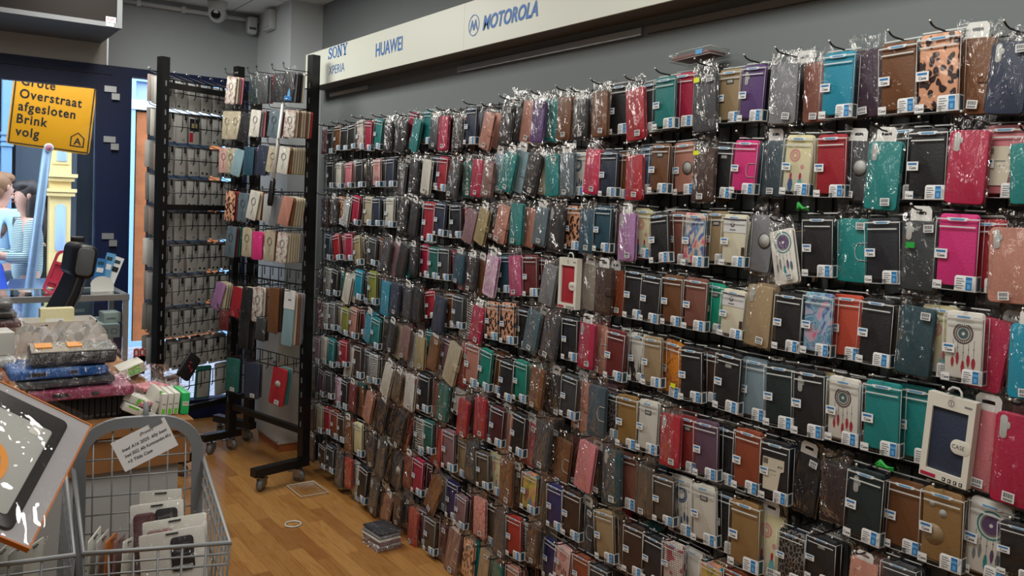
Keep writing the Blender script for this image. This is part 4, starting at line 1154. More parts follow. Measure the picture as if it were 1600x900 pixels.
b = MB(); b.lathe([(.034, 0), (.034, .002)], 'sticker_white', 20, SP @ Matrix.Translation((.0, -.001, -.285)) @ Matrix.Rotation(PI/2, 4, 'X')); b.lathe([(.024, 0), (.024, .001)], 'case_salmon_pink', 20, SP @ Matrix.Translation((.0, -.0032, -.285)) @ Matrix.Rotation(PI/2, 4, 'X')); obj('round_sticker', b, sp)

# ------------------------------------------------------------------ people outside
def skin(name, pts, edges, m, parent=None, sub=2, loc=None):
    me = bpy.data.meshes.new(name); me.from_pydata([p[0] for p in pts], edges, []); o = bpy.data.objects.new(name, me); C.objects.link(o)
    sk = o.modifiers.new('skin', 'SKIN'); sk.use_smooth_shade = True
    for k, p in enumerate(pts):
        v = me.skin_vertices[0].data[k]; r = p[1]; v.radius = r if isinstance(r, tuple) else (r, r); v.use_root = (k == 0)
    ss = o.modifiers.new('sub', 'SUBSURF'); ss.levels = ss.render_levels = sub
    dg = bpy.context.evaluated_depsgraph_get(); m2 = bpy.data.meshes.new_from_object(o.evaluated_get(dg)); bpy.data.objects.remove(o); bpy.data.meshes.remove(me)
    m2.name = name; m2.materials.clear(); m2.materials.append(M[m])
    for p in m2.polygons: p.use_smooth = True; p.material_index = 0
    return obj(name, m2, parent, loc)
mat('skin_tone', 'd0a08a', .55); mat('hair_dark', '2b211e', .45, 0, .5, .3, 300); mat('hair_brown', '8a6242', .5, 0, .5, .3, 300); mat('jeans_light', '9fb4cc', .8); mat('jeans_dark', '3b4658', .8); mat('jacket_blue', '1247b8', .6); mat('shirt_light', '9dbcd4', .8); mat('shoe_white', 'c4c4c4', .6); mat('lip', 'a8605a', .5); mat('eye_dark', '201a18', .3)
def p_stripe(nt, b, tc):
    t = tex(nt, 'Wave', tc.outputs['Object'], 22, bands_direction='Z', Distortion=.6); nt.links.new(ramp(nt, t.outputs[1], [(0, '3f5a68'), (.38, '3f5a68'), (.46, 'bfd3d0'), (1, 'c6d8d4')]), b.inputs['Base Color'])
pattern('striped_jersey', p_stripe, .85)
def person(label, loc, rz, H, cloth, trous, hairm, arm, long_hair, holding):
    k = H/1.68; V = lambda x, y, z: (x*k, y*k, z*k)                 # faces -x when rz = 0
    t = thing('person', label, 'person', loc, (0, 0, rz))
    P = [(V(0, 0, .93), .085*k)]; E = []
    def ch(a, *pts):
        for p, r in pts: P.append((V(*p), r if isinstance(r, tuple) else r*k)); E.append((a, len(P)-1)); a = len(P)-1
        return a
    chest = ch(0, ((.01, 0, 1.10), .105), ((0, 0, 1.28), .115)); neck = ch(chest, ((0, 0, 1.41), .055), ((-.015, 0, 1.47), .048))
    ch(neck, ((-.025, 0, 1.535), .078), ((-.02, 0, 1.60), .088), ((-.012, 0, 1.645), .062))
    ends = []
    for s in (-1, 1):
        ends.append(ch(chest, ((.0, s*.14, 1.36), .055), ((.0, s*.18, 1.33), .048), *[((x, s*y, z), r) for (x, y, z), r in arm]))
        ch(0, ((0, s*.09, .85), .075), ((-.01*s, s*.095, .48), .056), ((.02, s*.095, .25), .050), ((.03, s*.095, .08), .036), ((-.03, s*.10, .03), .034), ((-.12, s*.10, .022), .026))
    (hx, hy, hz), _ = arm[-1]
    for s, e in zip((-1, 1), ends):                                 # five fingers on each hand
        for q in range(4): ch(e, ((hx-.035, s*hy+(q-1.5)*.019, hz-.004), .009), ((hx-.065-.006*(q in (1, 2)), s*hy+(q-1.5)*.021, hz-.018), .008), ((hx-.075-.006*(q in (1, 2)), s*hy+(q-1.5)*.020, hz-.042), .007))
        ch(e, ((hx-.012, s*hy-s*.034, hz+.012), .010), ((hx-.040, s*hy-s*.048, hz+.006), .008))
    body = skin('body', P, E, 'skin_tone', t)
    for s in (-1, 1):
        f = MB(); f.lathe([(.001, -.008*k), (.008*k, 0), (.001, .008*k)], 'eye_dark', 10, Matrix.Translation(V(-.105, s*.032, 1.60))); obj('eye', f, t)
        f = MB(); f.lathe([(.004*k, -.03*k), (.014*k, -.01*k), (.016*k, .015*k), (.004*k, .03*k)], 'skin_tone', 10, Matrix.Translation(V(-.005, s*.085, 1.59))); obj('ear', f, t)
    f = MB(); f.add([V(-.100, 0, 1.615), V(-.128, 0, 1.572), V(-.098, -.016, 1.565), V(-.098, .016, 1.565)], [(0, 1, 2), (0, 3, 1), (1, 3, 2)], 'skin_tone', True); obj('nose', f, t)
    f = MB(); f.box(V(-.108, -.022, 1.538), V(-.094, .022, 1.547), 'lip'); obj('mouth', f, t)
    S2 = [(V(0, 0, .84), (.165*k, .135*k)), (V(.01, 0, 1.06), (.150*k, .118*k)), (V(0, 0, 1.25), (.160*k, .128*k)), (V(0, 0, 1.385), (.085*k, .075*k))]; E2 = [(0, 1), (1, 2), (2, 3)]
    for s in (-1, 1):
        S2.append((V(0, s*.14, 1.345), .072*k)); E2.append((2, len(S2)-1)); prev = len(S2)-1
        for (x, y, z), r in [((0, .185, 1.31), .062)]+[(a, r_+.017) for a, r_ in arm[:-1]]: S2.append((V(x, s*y, z), r*k)); E2.append((prev, len(S2)-1)); prev = len(S2)-1
    skin('shirt', S2, E2, cloth, t)
    S3 = [(V(0, 0, .96), (.155*k, .125*k))]; E3 = []
    for s in (-1, 1):
        prev = 0
        for p, r in (((0, s*.092, .83), .108), ((-.01*s, s*.096, .50), .078), ((.02, s*.096, .28), .070), ((.03, s*.096, .10), .060)): S3.append((V(*p), r*k)); E3.append((prev, len(S3)-1)); prev = len(S3)-1
    skin('trousers', S3, E3, trous, t)
    for s in (-1, 1): skin('shoe', [(V(.045, s*.10, .045), .042*k), (V(-.05, s*.10, .038), .045*k), (V(-.15, s*.10, .028), .034*k)], [(0, 1), (1, 2)], 'shoe_white', t)
    bm = bmesh.new()
    def blob(c, r, cut=None):
        g = bmesh.ops.create_icosphere(bm, subdivisions=3, radius=1)['verts']
        for v in g: v.co = Vector(V(*c))+Vector((v.co.x*r[0]*k, v.co.y*r[1]*k, v.co.z*r[2]*k))
        return g
    blob((.022, 0, 1.625), (.098, .098, .105)); f = blob((-.035, 0, 1.672), (.075, .080, .050))
    if long_hair:
        blob((.062, 0, 1.52), (.066, .094, .16)); blob((.092, 0, 1.38), (.055, .105, .20)); blob((.03, -.075, 1.47), (.055, .034, .17)); blob((.03, .075, 1.47), (.055, .034, .17))
    else: blob((.05, 0, 1.57), (.066, .084, .09))
    me = bpy.data.meshes.new('hair'); bm.to_mesh(me); bm.free(); me.materials.append(M[hairm])
    for p in me.polygons: p.use_smooth = True
    obj('hair', me, t)
    return t
person('person in blue striped top with long dark hair, seen through the shop door', (.79, 8.05, -.1), .12, 1.67, 'striped_jersey', 'jeans_light', 'hair_dark', [((-.03, .21, 1.08), .044), ((-.20, .17, 1.10), .036), ((-.27, .15, 1.13), .034)], True, None)
person('person with short brown hair and light shirt facing the striped one', (.66, 8.80, -.1), PI+.5, 1.74, 'shirt_light', 'jeans_dark', 'hair_brown', [((-.02, .21, 1.06), .046), ((-.17, .16, 1.09), .038), ((-.23, .13, 1.12), .036)], False, None)
o = skin('blue_jacket', [((0, 0, 1.16), (.10, .14)), ((.02, .02, 1.0), (.11, .15)), ((.05, .0, .75), (.14, .15)), ((.08, 0, .48), (.15, .14)), ((-.08, .02, 1.10), (.09, .1))], [(0, 1), (1, 2), (2, 3), (0, 4)], 'jacket_blue', None, 2, (.47, 7.80, -.1))
tag(o, 'royal blue jacket held in front of the striped person outside', 'jacket')

# ------------------------------------------------------------------ two rolling grid racks
mat('castor_grey', '6d6f70', .35)
def castor(par, x, y, rz):
    X = Matrix.Translation((x, y, 0)) @ Matrix.Rotation(rz, 4, 'Z')
    b = MB(); b.tube([(-.012, 0, .032), (.012, 0, .032)], .031, 'castor_grey', 20, X=X); b.tube([(-.0135, 0, .032), (.0135, 0, .032)], .017, 'steel', 16, X=X)
    for s in (-1, 1): b.box((s*.018-.0015, -.012, .025), (s*.018+.0015, .03, .066), 'steel', X)
    b.box((-.02, -.012, .064), (.02, .034, .069), 'steel', X); b.lathe([(.008, .069), (.008, .082)], 'steel', 10, X @ Matrix.Translation((0, .012, 0))); b.box((-.01, .02, .05), (.01, .06, .056), 'steel', X)
    return obj('castor', b, par)
def rack(label, A, B_, top, rows, feet):
    A = Vector(A); B_ = Vector(B_); L = (B_-A).length; ang = math.atan2(B_.y-A.y, B_.x-A.x)
    t = thing('grid_display_rack', label, 'display rack', (A.x, A.y, 0), (0, 0, ang))
    p = .024
    for x in (0, L):
        b = MB(); b.box((x-p, -p, .125), (x+p, p, top), 'black_metal')
        for k in range(24): b.box((x-.004, -p-.0006, .3+k*.08), (x+.004, -p, .33+k*.08), 'ink_grey')
        obj('post', b, t)
    for (x, f0, f1) in ((0, *feet[0]), (L, *feet[1])):
        b = MB(); b.box((x-.025, f0, .082), (x+.025, f1, .125), 'black_metal'); obj('foot', b, t)
        castor(t, x, f0+.05, .5); castor(t, x, f1-.05, 2.2)
    for z in rows['bars']:
        b = MB(); b.box((p, -.014, z-.016), (L-p, .014, z+.016), 'black_metal'); obj('crossbar', b, t)
    g = MB()
    for z in rows['grid']:
        for dz in (0, -.075): g.tube([(p, 0, z+dz), (L-p, 0, z+dz)], .0032, 'black_metal', 5)
        for k in range(int(L/.085)): g.tube([(.05+k*.085, 0, z), (.05+k*.085, 0, z-.085), (.05+k*.085, .012*rows['side'], z-.10)], .003, 'black_metal', 5); g.tube([(.075+k*.085, 0, z), (.075+k*.085, 0, z-.05)], .0025, 'black_metal', 5)
    obj('wire_grid', g, t)
    return t, L, ang
AZ = [2.188-.187*k for k in range(10)]
ra, LA, aA = rack('black rolling rack by the side window hung with white-backed packs', (1.135, 4.965), (1.755, 5.252), 2.30, dict(bars=(2.15, 1.47, .30), grid=AZ, side=1), ((-.27, .30), (-.04, .30)))
P2, P3 = Vector((1.60, 5.12)), Vector((1.77, 4.38))
rb_, LB, aB = rack('black rolling rack nearest the case wall hung with slim phone cases', P2, P3, 2.32, dict(bars=(.27, 1.46), grid=[2.22, 2.03, 1.83, 1.58, 1.38, 1.15, 1.07, .87, .66], side=-1), ((-.18, .06), (-.31, .025)))
# white-backed packs: hang on the window side, their backs to the shop
mat('card_back', 'a3a39f', .7); mat('card_edge', 'c9c6bf', .6)
mat('card_dim', '7d7a76', .7); mat('card_pinkish', '9a8a84', .7)
def g_pack(kind):
    def fn(b):
        w, h = .073, .150
        b.plate(-w/2, w/2, -h, .004, 0, .0025, .004, ('card_back', 'card_dim', 'card_pinkish', 'card_edge')[kind], .0004, 2); b.plate(-w/2+.006, w/2-.006, -h+.008, -.03, .0028, .010, .006, 'cutout', .001, 2)
    return fn
def g_packprint(kind):
    def fn(b):
        r = random.Random(kind)
        if kind < 3:
            for k in range(6): b.box((-.024, -.0006, -.048-k*.006), (-.024+r.uniform(.03, .046), -.0001, -.0455-k*.006), 'ink_grey')
            b.box((-.026, -.0006, -.136), (-.012, -.0001, -.124), 'ink_black'); b.box((.006, -.0006, -.138), (.022, -.0001, -.126), 'ink_grey' if kind else 'ink_black')
        else: b.box((.004, -.0006, -.138), (.022, -.0001, -.128), 'ink_grey')
    return fn
ca, sa = math.cos(aA), math.sin(aA)
ONUM = ['nearest', 'second', 'third', 'fourth', 'fifth']
for row, z in enumerate(AZ[:9]):
    for c in range(7):
        if row == 8 and c > 5: continue
        sx0 = sx = .075+c*.088
        hk2 = MB(); depth = 5 if c == 0 else 3
        for d in range(depth):
            yo = .045+d*(.036 if c == 0 else .028)+rnd.uniform(-.003, .003); rz = rnd.uniform(-.05, .05)
            sx = sx0+rnd.uniform(-.006, .006)*(d > 0); kind = 3 if row == 4 else rnd.choice((0, 0, 1, 2, 3))
            o = thing('accessory_pack', f"white-backed pack on the window rack, {ORD[row+1]} row, {NUM[c]} hook, {ONUM[d]} on it", 'accessory pack',
                      (1.135+sx*ca-yo*sa, 4.965+sx*sa+yo*ca, z-.012+.3*(yo-.045)), (0, math.radians(rnd.uniform(-3, 3)), aA+rz), 'accessory packs on the window rack') if d == 0 else None
            if d == 0:
                obj('card', cached(('pack', 0), g_pack(0)), o)
                if (row, c) == (1, 2):
                    f = MB(); f.box((-.034, -.0006, -.075), (.034, -.0001, -.004), 'ink_black'); f.box((-.02, -.0010, -.06), (.02, -.0006, -.03), 'case_golden'); f.box((-.034, -.0006, -.140), (-.008, -.0001, -.085), 'case_red'); obj('back_print', f, o)
                else: obj('back_print', cached(('pack_print', kind), g_packprint(kind)), o)
            else:
                pv = rnd.choice((0, 1, 1, 2, 3)); o = obj('accessory_pack', cached(('pack', pv), g_pack(pv)), None, (1.135+sx*ca-yo*sa, 4.965+sx*sa+yo*ca, z-.012+.3*(yo-.045)), (0, math.radians(rnd.uniform(-2, 2)), aA+rz))
                tag(o, f"white-backed pack on the window rack, {ORD[row+1]} row, {NUM[c]} hook, {ONUM[d]} on it", 'accessory pack', 'accessory packs on the window rack')
HK2 = MB(); HK2.tube([(0, 0, 0), (0, .20, .060), (0, .21, .074)], .0026, 'hook_metal', 6); HK2.box((-.006, -.006, -.03), (.006, .002, .006), 'black_metal'); HK2.tube([(-.012, .21, .076), (0, .21, .086), (.012, .21, .076)], .002, 'hook_tip', 5); HK2 = HK2.mesh('rack_hook')
for row, z in enumerate(AZ[:9]):
    for c in range(7):
        sx = .075+c*.088; o = obj('rack_hook', HK2, None, (1.135+sx*ca-.009*sa, 4.965+sx*sa+.009*ca, z-.004), (0, 0, aA)); tag(o, f"black hook, {ORD[row+1]} row of the window rack, {NUM[c]} from the post", 'rack hook', 'hooks of the window rack')
# slim cases on the other rack
RACK = '''1 0.157 2.239 0.165 7 whf be,mv,pk
1 0.394 2.225 0.163 2 dgn gr
1 0.484 2.225 0.165 2 dg bg,rd
1 0.634 2.224 0.165 4 bk bk,bk
1 0.742 2.222 0.169 7 bk gr,bk,bk,wh
2 0.116 2.043 0.170 2 be -
2 0.208 2.038 0.168 2 be -
2 0.324 2.022 0.173 13 bk -
2 0.422 2.035 0.157 7 wh gr,pk,bk,bk
2 0.613 2.026 0.157 9 bg mv,mv,be,be
2 0.758 2.019 0.153 6 whf be,rb,be,be,rb,be,rd
3 0.083 1.832 0.153 0 drmP -
3 0.161 1.827 0.151 0 be -
3 0.265 1.818 0.162 15 lb bk
3 0.359 1.831 0.166 4 pt nv,ll
3 0.502 1.838 0.173 6 nv gr
3 0.609 1.826 0.148 10 be mv
3 0.713 1.824 0.152 9 wh br,be,be,be,be,be,be
4 0.172 1.580 0.179 4 leo dr,rd
4 0.311 1.571 0.172 4 bg gr
4 0.436 1.584 0.170 13 wh be,ob
4 0.571 1.568 0.158 4 lg gr
4 0.665 1.556 0.171 12 gr -
4 0.755 1.558 0.164 14 rg br,be,be,be,be
5 0.195 1.377 0.187 6 bg wine,gn
5 0.360 1.377 0.171 2 be be
5 0.466 1.360 0.164 2 hp pk,dk
5 0.593 1.373 0.176 4 be ob
5 0.716 1.365 0.171 6 whf be,be,be,be,be,gr,gr
6 0.097 1.043 0.175 19 ll be,be,be
6 0.280 1.033 0.183 10 rd be,be
6 0.375 1.042 0.187 4 bk be,be
6 0.486 1.052 0.202 3 whf wh,br
6 0.644 1.066 0.256 2 br dk,dk
6 0.796 1.052 0.295 4 lb be,rb,gr,gr
7 0.133 0.881 0.122 4 dr -
7 0.355 0.876 0.195 3 bk bk,dg
7 0.526 0.881 0.131 6 dg bk
8 0.243 0.619 0.203 3 gn bk
8 0.447 0.623 0.207 1 nv bk,dg
8 0.725 0.637 0.214 9 rd rb,tl,gr'''
cb, sb = math.cos(aB), math.sin(aB)
def g_slim(col):
    def fn(b):
        m = cm(col); b.plate(-.037, .037, -.155, -.006, 0, .0075, .008, m, .002, 4); b.plate(-.033, .033, -.151, -.010, .0070, .0095, .007, 'card_edge', .0005, 2)
    return fn
def g_slimprint(b):
    for r in (.012, .016): b.tube([(r*math.cos(2*PI*k/16), -.0008, -.060+r*1.3*math.sin(2*PI*k/16)) for k in range(16)], .0007, 'ink_black', 4, True)
    b.tube([(0, -.0008, -.081), (.004, -.0008, -.10), (-.003, -.0008, -.118), (0, -.0008, -.13)], .0007, 'ink_black', 4)
def g_pouch(b):
    r = random.Random(4); vs = []
    for jz in range(9):
        for jx in range(5):
            e = jz/8; vs.append(((jx/4-.5)*.084, -.002-.002*math.sin(PI*jx/4)+r.uniform(-.0006, .0006)+(r.uniform(-.004, .004) if jz > 6 else 0), -.162+e*.185))
    b.add(vs, [(jz*5+jx, jz*5+jx+1, jz*5+jx+6, jz*5+jx+5) for jz in range(8) for jx in range(4)], 'soft_plastic', True)
rk = MB(); rk.tube([(0, .13, .004), (0, -.03, .0), (0, -.04, .008), (0, -.042, .022)], .0024, 'hook_metal', 6); rk.tube([(-.008, -.042, .022), (0, -.043, .034), (.008, -.042, .022)], .0022, 'hook_metal', 5); RK = rk.mesh('rack_hook')
RN = {}
for l in RACK.strip().splitlines():
    q = l.split(); row, s, z, h, roll, col, edge = int(q[0]), float(q[1]), float(q[2]), float(q[3]), float(q[4]), q[5], q[6]
    es = [] if edge == '-' else edge.split(',')
    RN[row] = RN.get(row, 0)+1
    def at(off, ss): return (P2.x+cb*ss+sb*off, P2.y+sb*ss-cb*off, z)
    # local y points into the rack
    for k, cc in enumerate([col]+es):
        off = .135-.0148*k; lab = f"{cname(cc)} slim phone case, {ORD[row]} row of the rack by the case wall, {NUM[RN[row]-1]} hook"+('' if k == 0 else f', {ONUM[k] if k < 5 else NUM[k]} on it')
        lab = lab.replace('of the rack by the case wall', 'on the case-wall rack')
        x, y, zz = at(off, s)
        if k == 0:
            o = thing('slim_phone_case', lab, 'slim phone case', (x, y, zz), (0, math.radians(roll), aB+.26), 'slim phone cases on the rolling rack'); o.scale = (1, 1, h/.155)
            c0 = obj('cover', cached(('slim', cc), g_slim(cc)), o); obj('plastic_pouch', cached('pouch', g_pouch), o)
            if cc in ('whf', 'be', 'wh', 'bg', 'drmP'): obj('line_drawing', cached('slimprint', g_slimprint), c0)
            elif row == 1 and cc == 'bk' and s > .7:
                f = MB(); f.box((-.02, -.0012, -.145), (.03, -.0002, -.125), 'ink_blue'); f.add([(.0, -.0012, -.125), (.02, -.0012, -.125), (.018, -.0012, -.105), (.009, -.0012, -.085), (.002, -.0012, -.105)], [(0, 1, 2, 3, 4)], 'ink_sky'); obj('blue_label', f, o)
            elif row == 8 and cc == 'rd':
                f = MB(); f.lathe([(.013, 0), (.013, .0008)], 'cutout', 24, Matrix.Translation((-.002, -.0004, -.07)) @ Matrix.Rotation(PI/2, 4, 'X')); obj('round_window', f, c0)
            elif row == 6 and cc == 'lb':
                f = MB(); f.box((-.037, -.0012, -.05), (.037, -.0002, .004), 'sticker_white'); f.box((-.01, -.0018, -.026), (.012, -.0013, -.022), 'ink_grey'); obj('header_card', f, o)
            if row == 8: o.scale = (1.4, 1, h/.155); obj('barcode_sticker', BARC, o, (.006, -.0035, -.142), (0, .05, 0))
            hh = obj('rack_hook', RK, None, (x, y, zz+.004), (0, 0, aB)); tag(hh, f"black hook, {ORD[row]} row on the case-wall rack, {NUM[RN[row]-1]} from the far post", 'rack hook', 'hooks of the rolling rack')
        else:
            o = obj('slim_phone_case', cached(('slim', cc), g_slim(cc)), None, (x, y, zz), (0, math.radians(roll*.6+rnd.uniform(-1, 1)), aB+.26+rnd.uniform(-.02, .02))); o.scale = (1, 1, h/.158); tag(o, lab, 'slim phone case', 'slim phone cases on the rolling rack')
t = thing('reaching_pole', 'pale reaching pole with black grip hanging on the rack in front', 'pole', (1.575, 4.46, 1.50), (0, math.radians(6), 0))
b = MB(); b.tube([(0, 0, .14), (0, 0, .62)], .0085, 'hang_white', 10); obj('rod', b, t)
b = MB(); b.tube([(0, 0, 0), (0, 0, .02), (0, 0, .13), (0, 0, .15)], [.012, .016, .015, .010], 'black_metal', 12); obj('grip', b, t)
b = MB(); b.tube([(0, 0, .60), (0, 0, .64), (.014, 0, .66), (.02, 0, .64)], .004, 'steel', 6); obj('hook_end', b, t)
# pieces on the lower rows of the window rack
t = thing('beaded_pouch', 'black pouch with red bead cherries hanging low on the window rack', 'pouch', (1.34, 5.01, .62), (0, math.radians(38), aA))
b = MB(); b.plate(-.05, .05, -.15, 0, -.03, -.01, .02, 'case_black', .006, 5); obj('pouch_body', b, t)
for k in range(14): b = MB(); a = rnd.uniform(0, 2*PI); r = .017*math.sqrt(rnd.random()); b.lathe([(.0005, -.004), (.004, 0), (.0005, .004)], 'case_red', 8, Matrix.Translation(((-.012 if k % 2 else .014)+r*math.cos(a), -.031, -.075+(.012 if k % 2 else -.01)+r*math.sin(a)))); obj('bead', b, t)
def sleeve(label, s, yo, z, w, h, m, roll, tl=.012):
    t = thing('tablet_sleeve', label, 'tablet sleeve', (1.135+s*ca-yo*sa, 4.965+s*sa+yo*ca, z), (0, math.radians(roll), aA)); b = MB(); b.plate(-w/2, w/2, -h, 0, 0, tl, .012, m, .003, 4); obj('cover', b, t)
    b = MB(); b.plate(-w/2+.012, w/2-.012, -h+.012, -.03, -.0012, 0, .008, 'cutout' if m != 'case_dark_green' else 'card_back', .0004); obj('front_label', b, t)
sleeve('maroon sleeve hanging low on the window rack behind the pouch', .13, .05, .50, .12, .16, 'case_wine_red', -4)
sleeve('green sleeve with grey card hanging low beside the beaded pouch', .37, .05, .52, .11, .20, 'case_dark_green', 4)
sleeve('grey sleeve at the end of the window rack bottom row', .52, .06, .52, .12, .20, 'case_light_grey', -2)
# white cabinet behind the rack
mat('cabinet_white', 'b4b2ab', .6)
t = thing('low_cabinet', 'low off-white cabinet against the wall behind the rolling racks', 'cabinet', (1.885, 5.10, 0))
b = MB(); b.box((-.06, -.18, .05), (.085, .205, .92), 'cabinet_white'); obj('body', b, t)
b = MB(); b.box((-.074, -.175, .07), (-.061, .20, .90), 'cabinet_white'); dr = obj('door', b, t); b = MB(); b.box((-.079, -.15, .45), (-.0745, -.14, .56), 'steel'); obj('handle', b, dr)
b = MB(); b.box((-.05, -.17, 0), (.085, .20, .05), 'orange_wood'); obj('plinth', b, t)

# ------------------------------------------------------------------ glass counter, chair
t = thing('glass_counter', 'aluminium-framed glass display counter in front of the shop door', 'display counter', (.2, 5.0, 0))
x0, x1, y0, y1, zt = -1.0, .745, -.13, .27, 1.0
b = MB()
for x in (x0, x1):
    for y in (y0, y1): b.box((x-.013, y-.013, 0), (x+.013, y+.013, zt-.03), 'alu')
for y in (y0, y1):
    for z in (zt-.03, .06): b.box((x0-.016, y-.016, z), (x1+.016, y+.016, z+.03), 'alu')
for x in (x0, x1):
    for z in (zt-.03, .06): b.box((x-.015, y0, z), (x+.015, y1, z+.03), 'alu')
obj('frame', b, t)
b = MB(); b.box((x0, y0+.017, zt-.008), (x1, y1-.017, zt-.002), 'cabinet_glass'); obj('glass_top', b, t)
b = MB(); b.box((x0+.015, y0-.003, .1), (x1-.015, y0+.003, zt-.035), 'cabinet_glass'); obj('glass_front', b, t)
b = MB(); b.box((x0+.015, y0+.02, .50), (x1-.015, y1-.02, .508), 'cabinet_glass'); b.box((x0+.015, y0+.02, .09), (x1-.015, y1-.02, .10), 'shop_grey'); obj('glass_shelf', b, t)
b = MB(); b.box((.42, y0+.03, .765), (x1-.02, y1-.03, .835), 'white_plastic'); dr = obj('drawer_unit', b, t)
b = MB()
for k in range(4):
    X = Matrix.Translation((.555+k*.047, y0+.027, .80)); fr = [(-.014, -.014), (.014, -.014), (.014, .014), (-.014, .014)]
    b.add([(x, 0, z) for x, z in fr]+[(x*.8, 0, z*.8) for x, z in fr], [(i, (i+1) % 4, 4+(i+1) % 4, 4+i) for i in range(4)], 'ink_grey', X=X)
b.box((.46, y0+.026, .795), (.52, y0+.0275, .80), 'ink_grey'); obj('drawer_marks', b, dr)
def carton(name, label, cat, loc, sz, m, rz=0, mark=None, group=None):
    t = thing(name, label, cat, loc, (0, 0, rz), group); w, d, h = sz; b = MB(); b.plate(-w/2, w/2, 0, h, -d/2, d/2, min(.002, h*.2), m, .0012, 2); obj('body', b, t)
    b = MB(); b.box((-w*.35, -d/2-.0008, h*.35), (w*.2, -d/2-.0001, h*.5), mark or 'ink_grey'); obj('print', b, t); return t
carton('small_carton', 'white carton inside the glass counter on the drawer unit', 'carton', (.895, 5.02, .836), (.085, .12, .055), 'cabinet_white', .05)
carton('dark_carton', 'dark carton standing inside the glass counter behind the pouch', 'carton', (.76, 5.16, .836), (.13, .08, .125), 'shop_grey', 0)
o = skin('soft_pouch', [((-.05, 0, .012), (.03, .014)), ((0, .0, .018), (.035, .016)), ((.06, .01, .012), (.03, .012))], [(0, 1), (1, 2)], 'case_black', None, 2, (.76, 4.96, .836)); tag(o, 'soft black pouch on the drawer unit inside the glass counter', 'pouch')
# things on the glass counter
mat('holder_red', 'c33a56', .4)
t = thing('phone_holder', 'pinkish red pierced phone holder leaning on the glass counter', 'phone holder', (.60, 5.06, .999), (0, math.radians(19), 0))
b = MB()
def loop(b, w, h, y0, y1, m, wd=.012, n=8):
    r = w/2; out = [(-r, 0), (r, 0)]+[(r*math.cos(PI*k/n), h-r+r*math.sin(PI*k/n)) for k in range(n+1)]; out = [(-r, r*.6)]+[(-r*.7, 0), (r*.7, 0), (r, r*.6)]+out[2:]
    cx, cz = 0, h/2; inn = [(x*(1-wd/r), cz+(z-cz)*(1-2*wd/h)) for x, z in out]; N = len(out)
    for y in (y0, y1): b.add([(x, y, z) for x, z in out+inn], [(k, (k+1) % N, N+(k+1) % N, N+k) for k in range(N)], m)
    for ring in (out, inn): b.add([(x, y0, z) for x, z in ring]+[(x, y1, z) for x, z in ring], [(k, (k+1) % N, N+(k+1) % N, N+k) for k in range(N)], m)
loop(b, .066, .235, -.012, .012, 'holder_red', .012)
b.box((-.022, -.008, .055), (.022, .008, .075), 'holder_red'); b.box((-.022, -.008, .155), (.022, .008, .17), 'holder_red'); b.box((-.024, .004, .03), (.024, .008, .155), 'holder_red'); obj('holder_body', b, t)
t = thing('gooseneck_stand', 'thin black gooseneck stand with small black head on the glass counter', 'gooseneck stand', (.70, 5.10, .999))  # microphone-like stand, gives no light
b = MB(); b.lathe([(.035, 0), (.035, .012), (.012, .02)], 'black_metal', 20); obj('base', b, t)
b = MB(); b.tube([(0, 0, .02), (-.005, 0, .12), (.0, 0, .2), (.012, 0, .25), (.03, 0, .275)], .0042, 'black_metal', 8); obj('neck', b, t)
b = MB(); b.plate(.008, .075, .268, .298, -.02, .015, .008, 'black_metal', .004, 3); obj('head', b, t)
t = thing('cable_holder', 'black knobbly cable holder beside the red holder on the counter', 'cable holder', (.655, 5.13, .999))
b = MB(); b.lathe([(.03, 0), (.03, .008), (.008, .014), (.008, .05)], 'black_metal', 16); obj('base', b, t)
for k in range(5): b = MB(); a = k*2*PI/5; b.tube([(0, 0, .022+k*.006), (.022*math.cos(a), .022*math.sin(a), .03+k*.006), (.034*math.cos(a), .034*math.sin(a), .045+k*.006)], .006, 'black_metal', 7); obj('arm', b, t)
t = thing('leaflet_stand', 'small leaflet stand with blue and white leaflets on the counter end', 'leaflet stand', (.865, 5.10, .999), (0, math.radians(6), 0))
b = MB(); b.box((-.05, -.02, 0), (.05, .05, .004), 'cabinet_glass'); b.box((-.05, .03, 0), (.05, .034, .10), 'cabinet_glass'); b.box((-.05, -.018, 0), (.05, -.014, .045), 'cabinet_glass'); obj('holder', b, t)
for (x, zt_, m, rl, y) in ((-.028, .17, 'ink_blue', 4, .0), (.0, .205, 'ink_sky', 8, .010), (.03, .19, 'sticker_white', 14, .020)):
    X = Matrix.Translation((x, y, .005)) @ Matrix.Rotation(math.radians(rl), 4, 'Y'); b = MB(); b.box((-.024, 0, 0), (.024, .002, zt_), m, X); lf = obj('leaflet', b, t)
    b = MB(); b.box((-.018, -.0008, zt_*.55), (.016, -.0002, zt_*.7), 'sticker_white' if m != 'sticker_white' else 'ink_black', X); b.box((-.018, -.0008, zt_*.8), (.012, -.0002, zt_*.9), 'ink_teal', X); obj('leaflet_print', b, lf)
t = thing('round_card', 'cream half-round card standing before the leaflets on the counter', 'card', (.855, 5.03, .999))
b = MB(); b.prism([(-.055, 0), (.06, 0), (.06, .03)]+[(.0+.06*math.cos(a), .03+.055*math.sin(a)) for a in [k*PI/10 for k in range(1, 10)]]+[(-.055, .03)], .003, 'card_edge'); obj('card', b, t)
b = MB(); b.box((-.04, .003, 0), (.05, .03, .003), 'card_edge'); obj('foot', b, t)
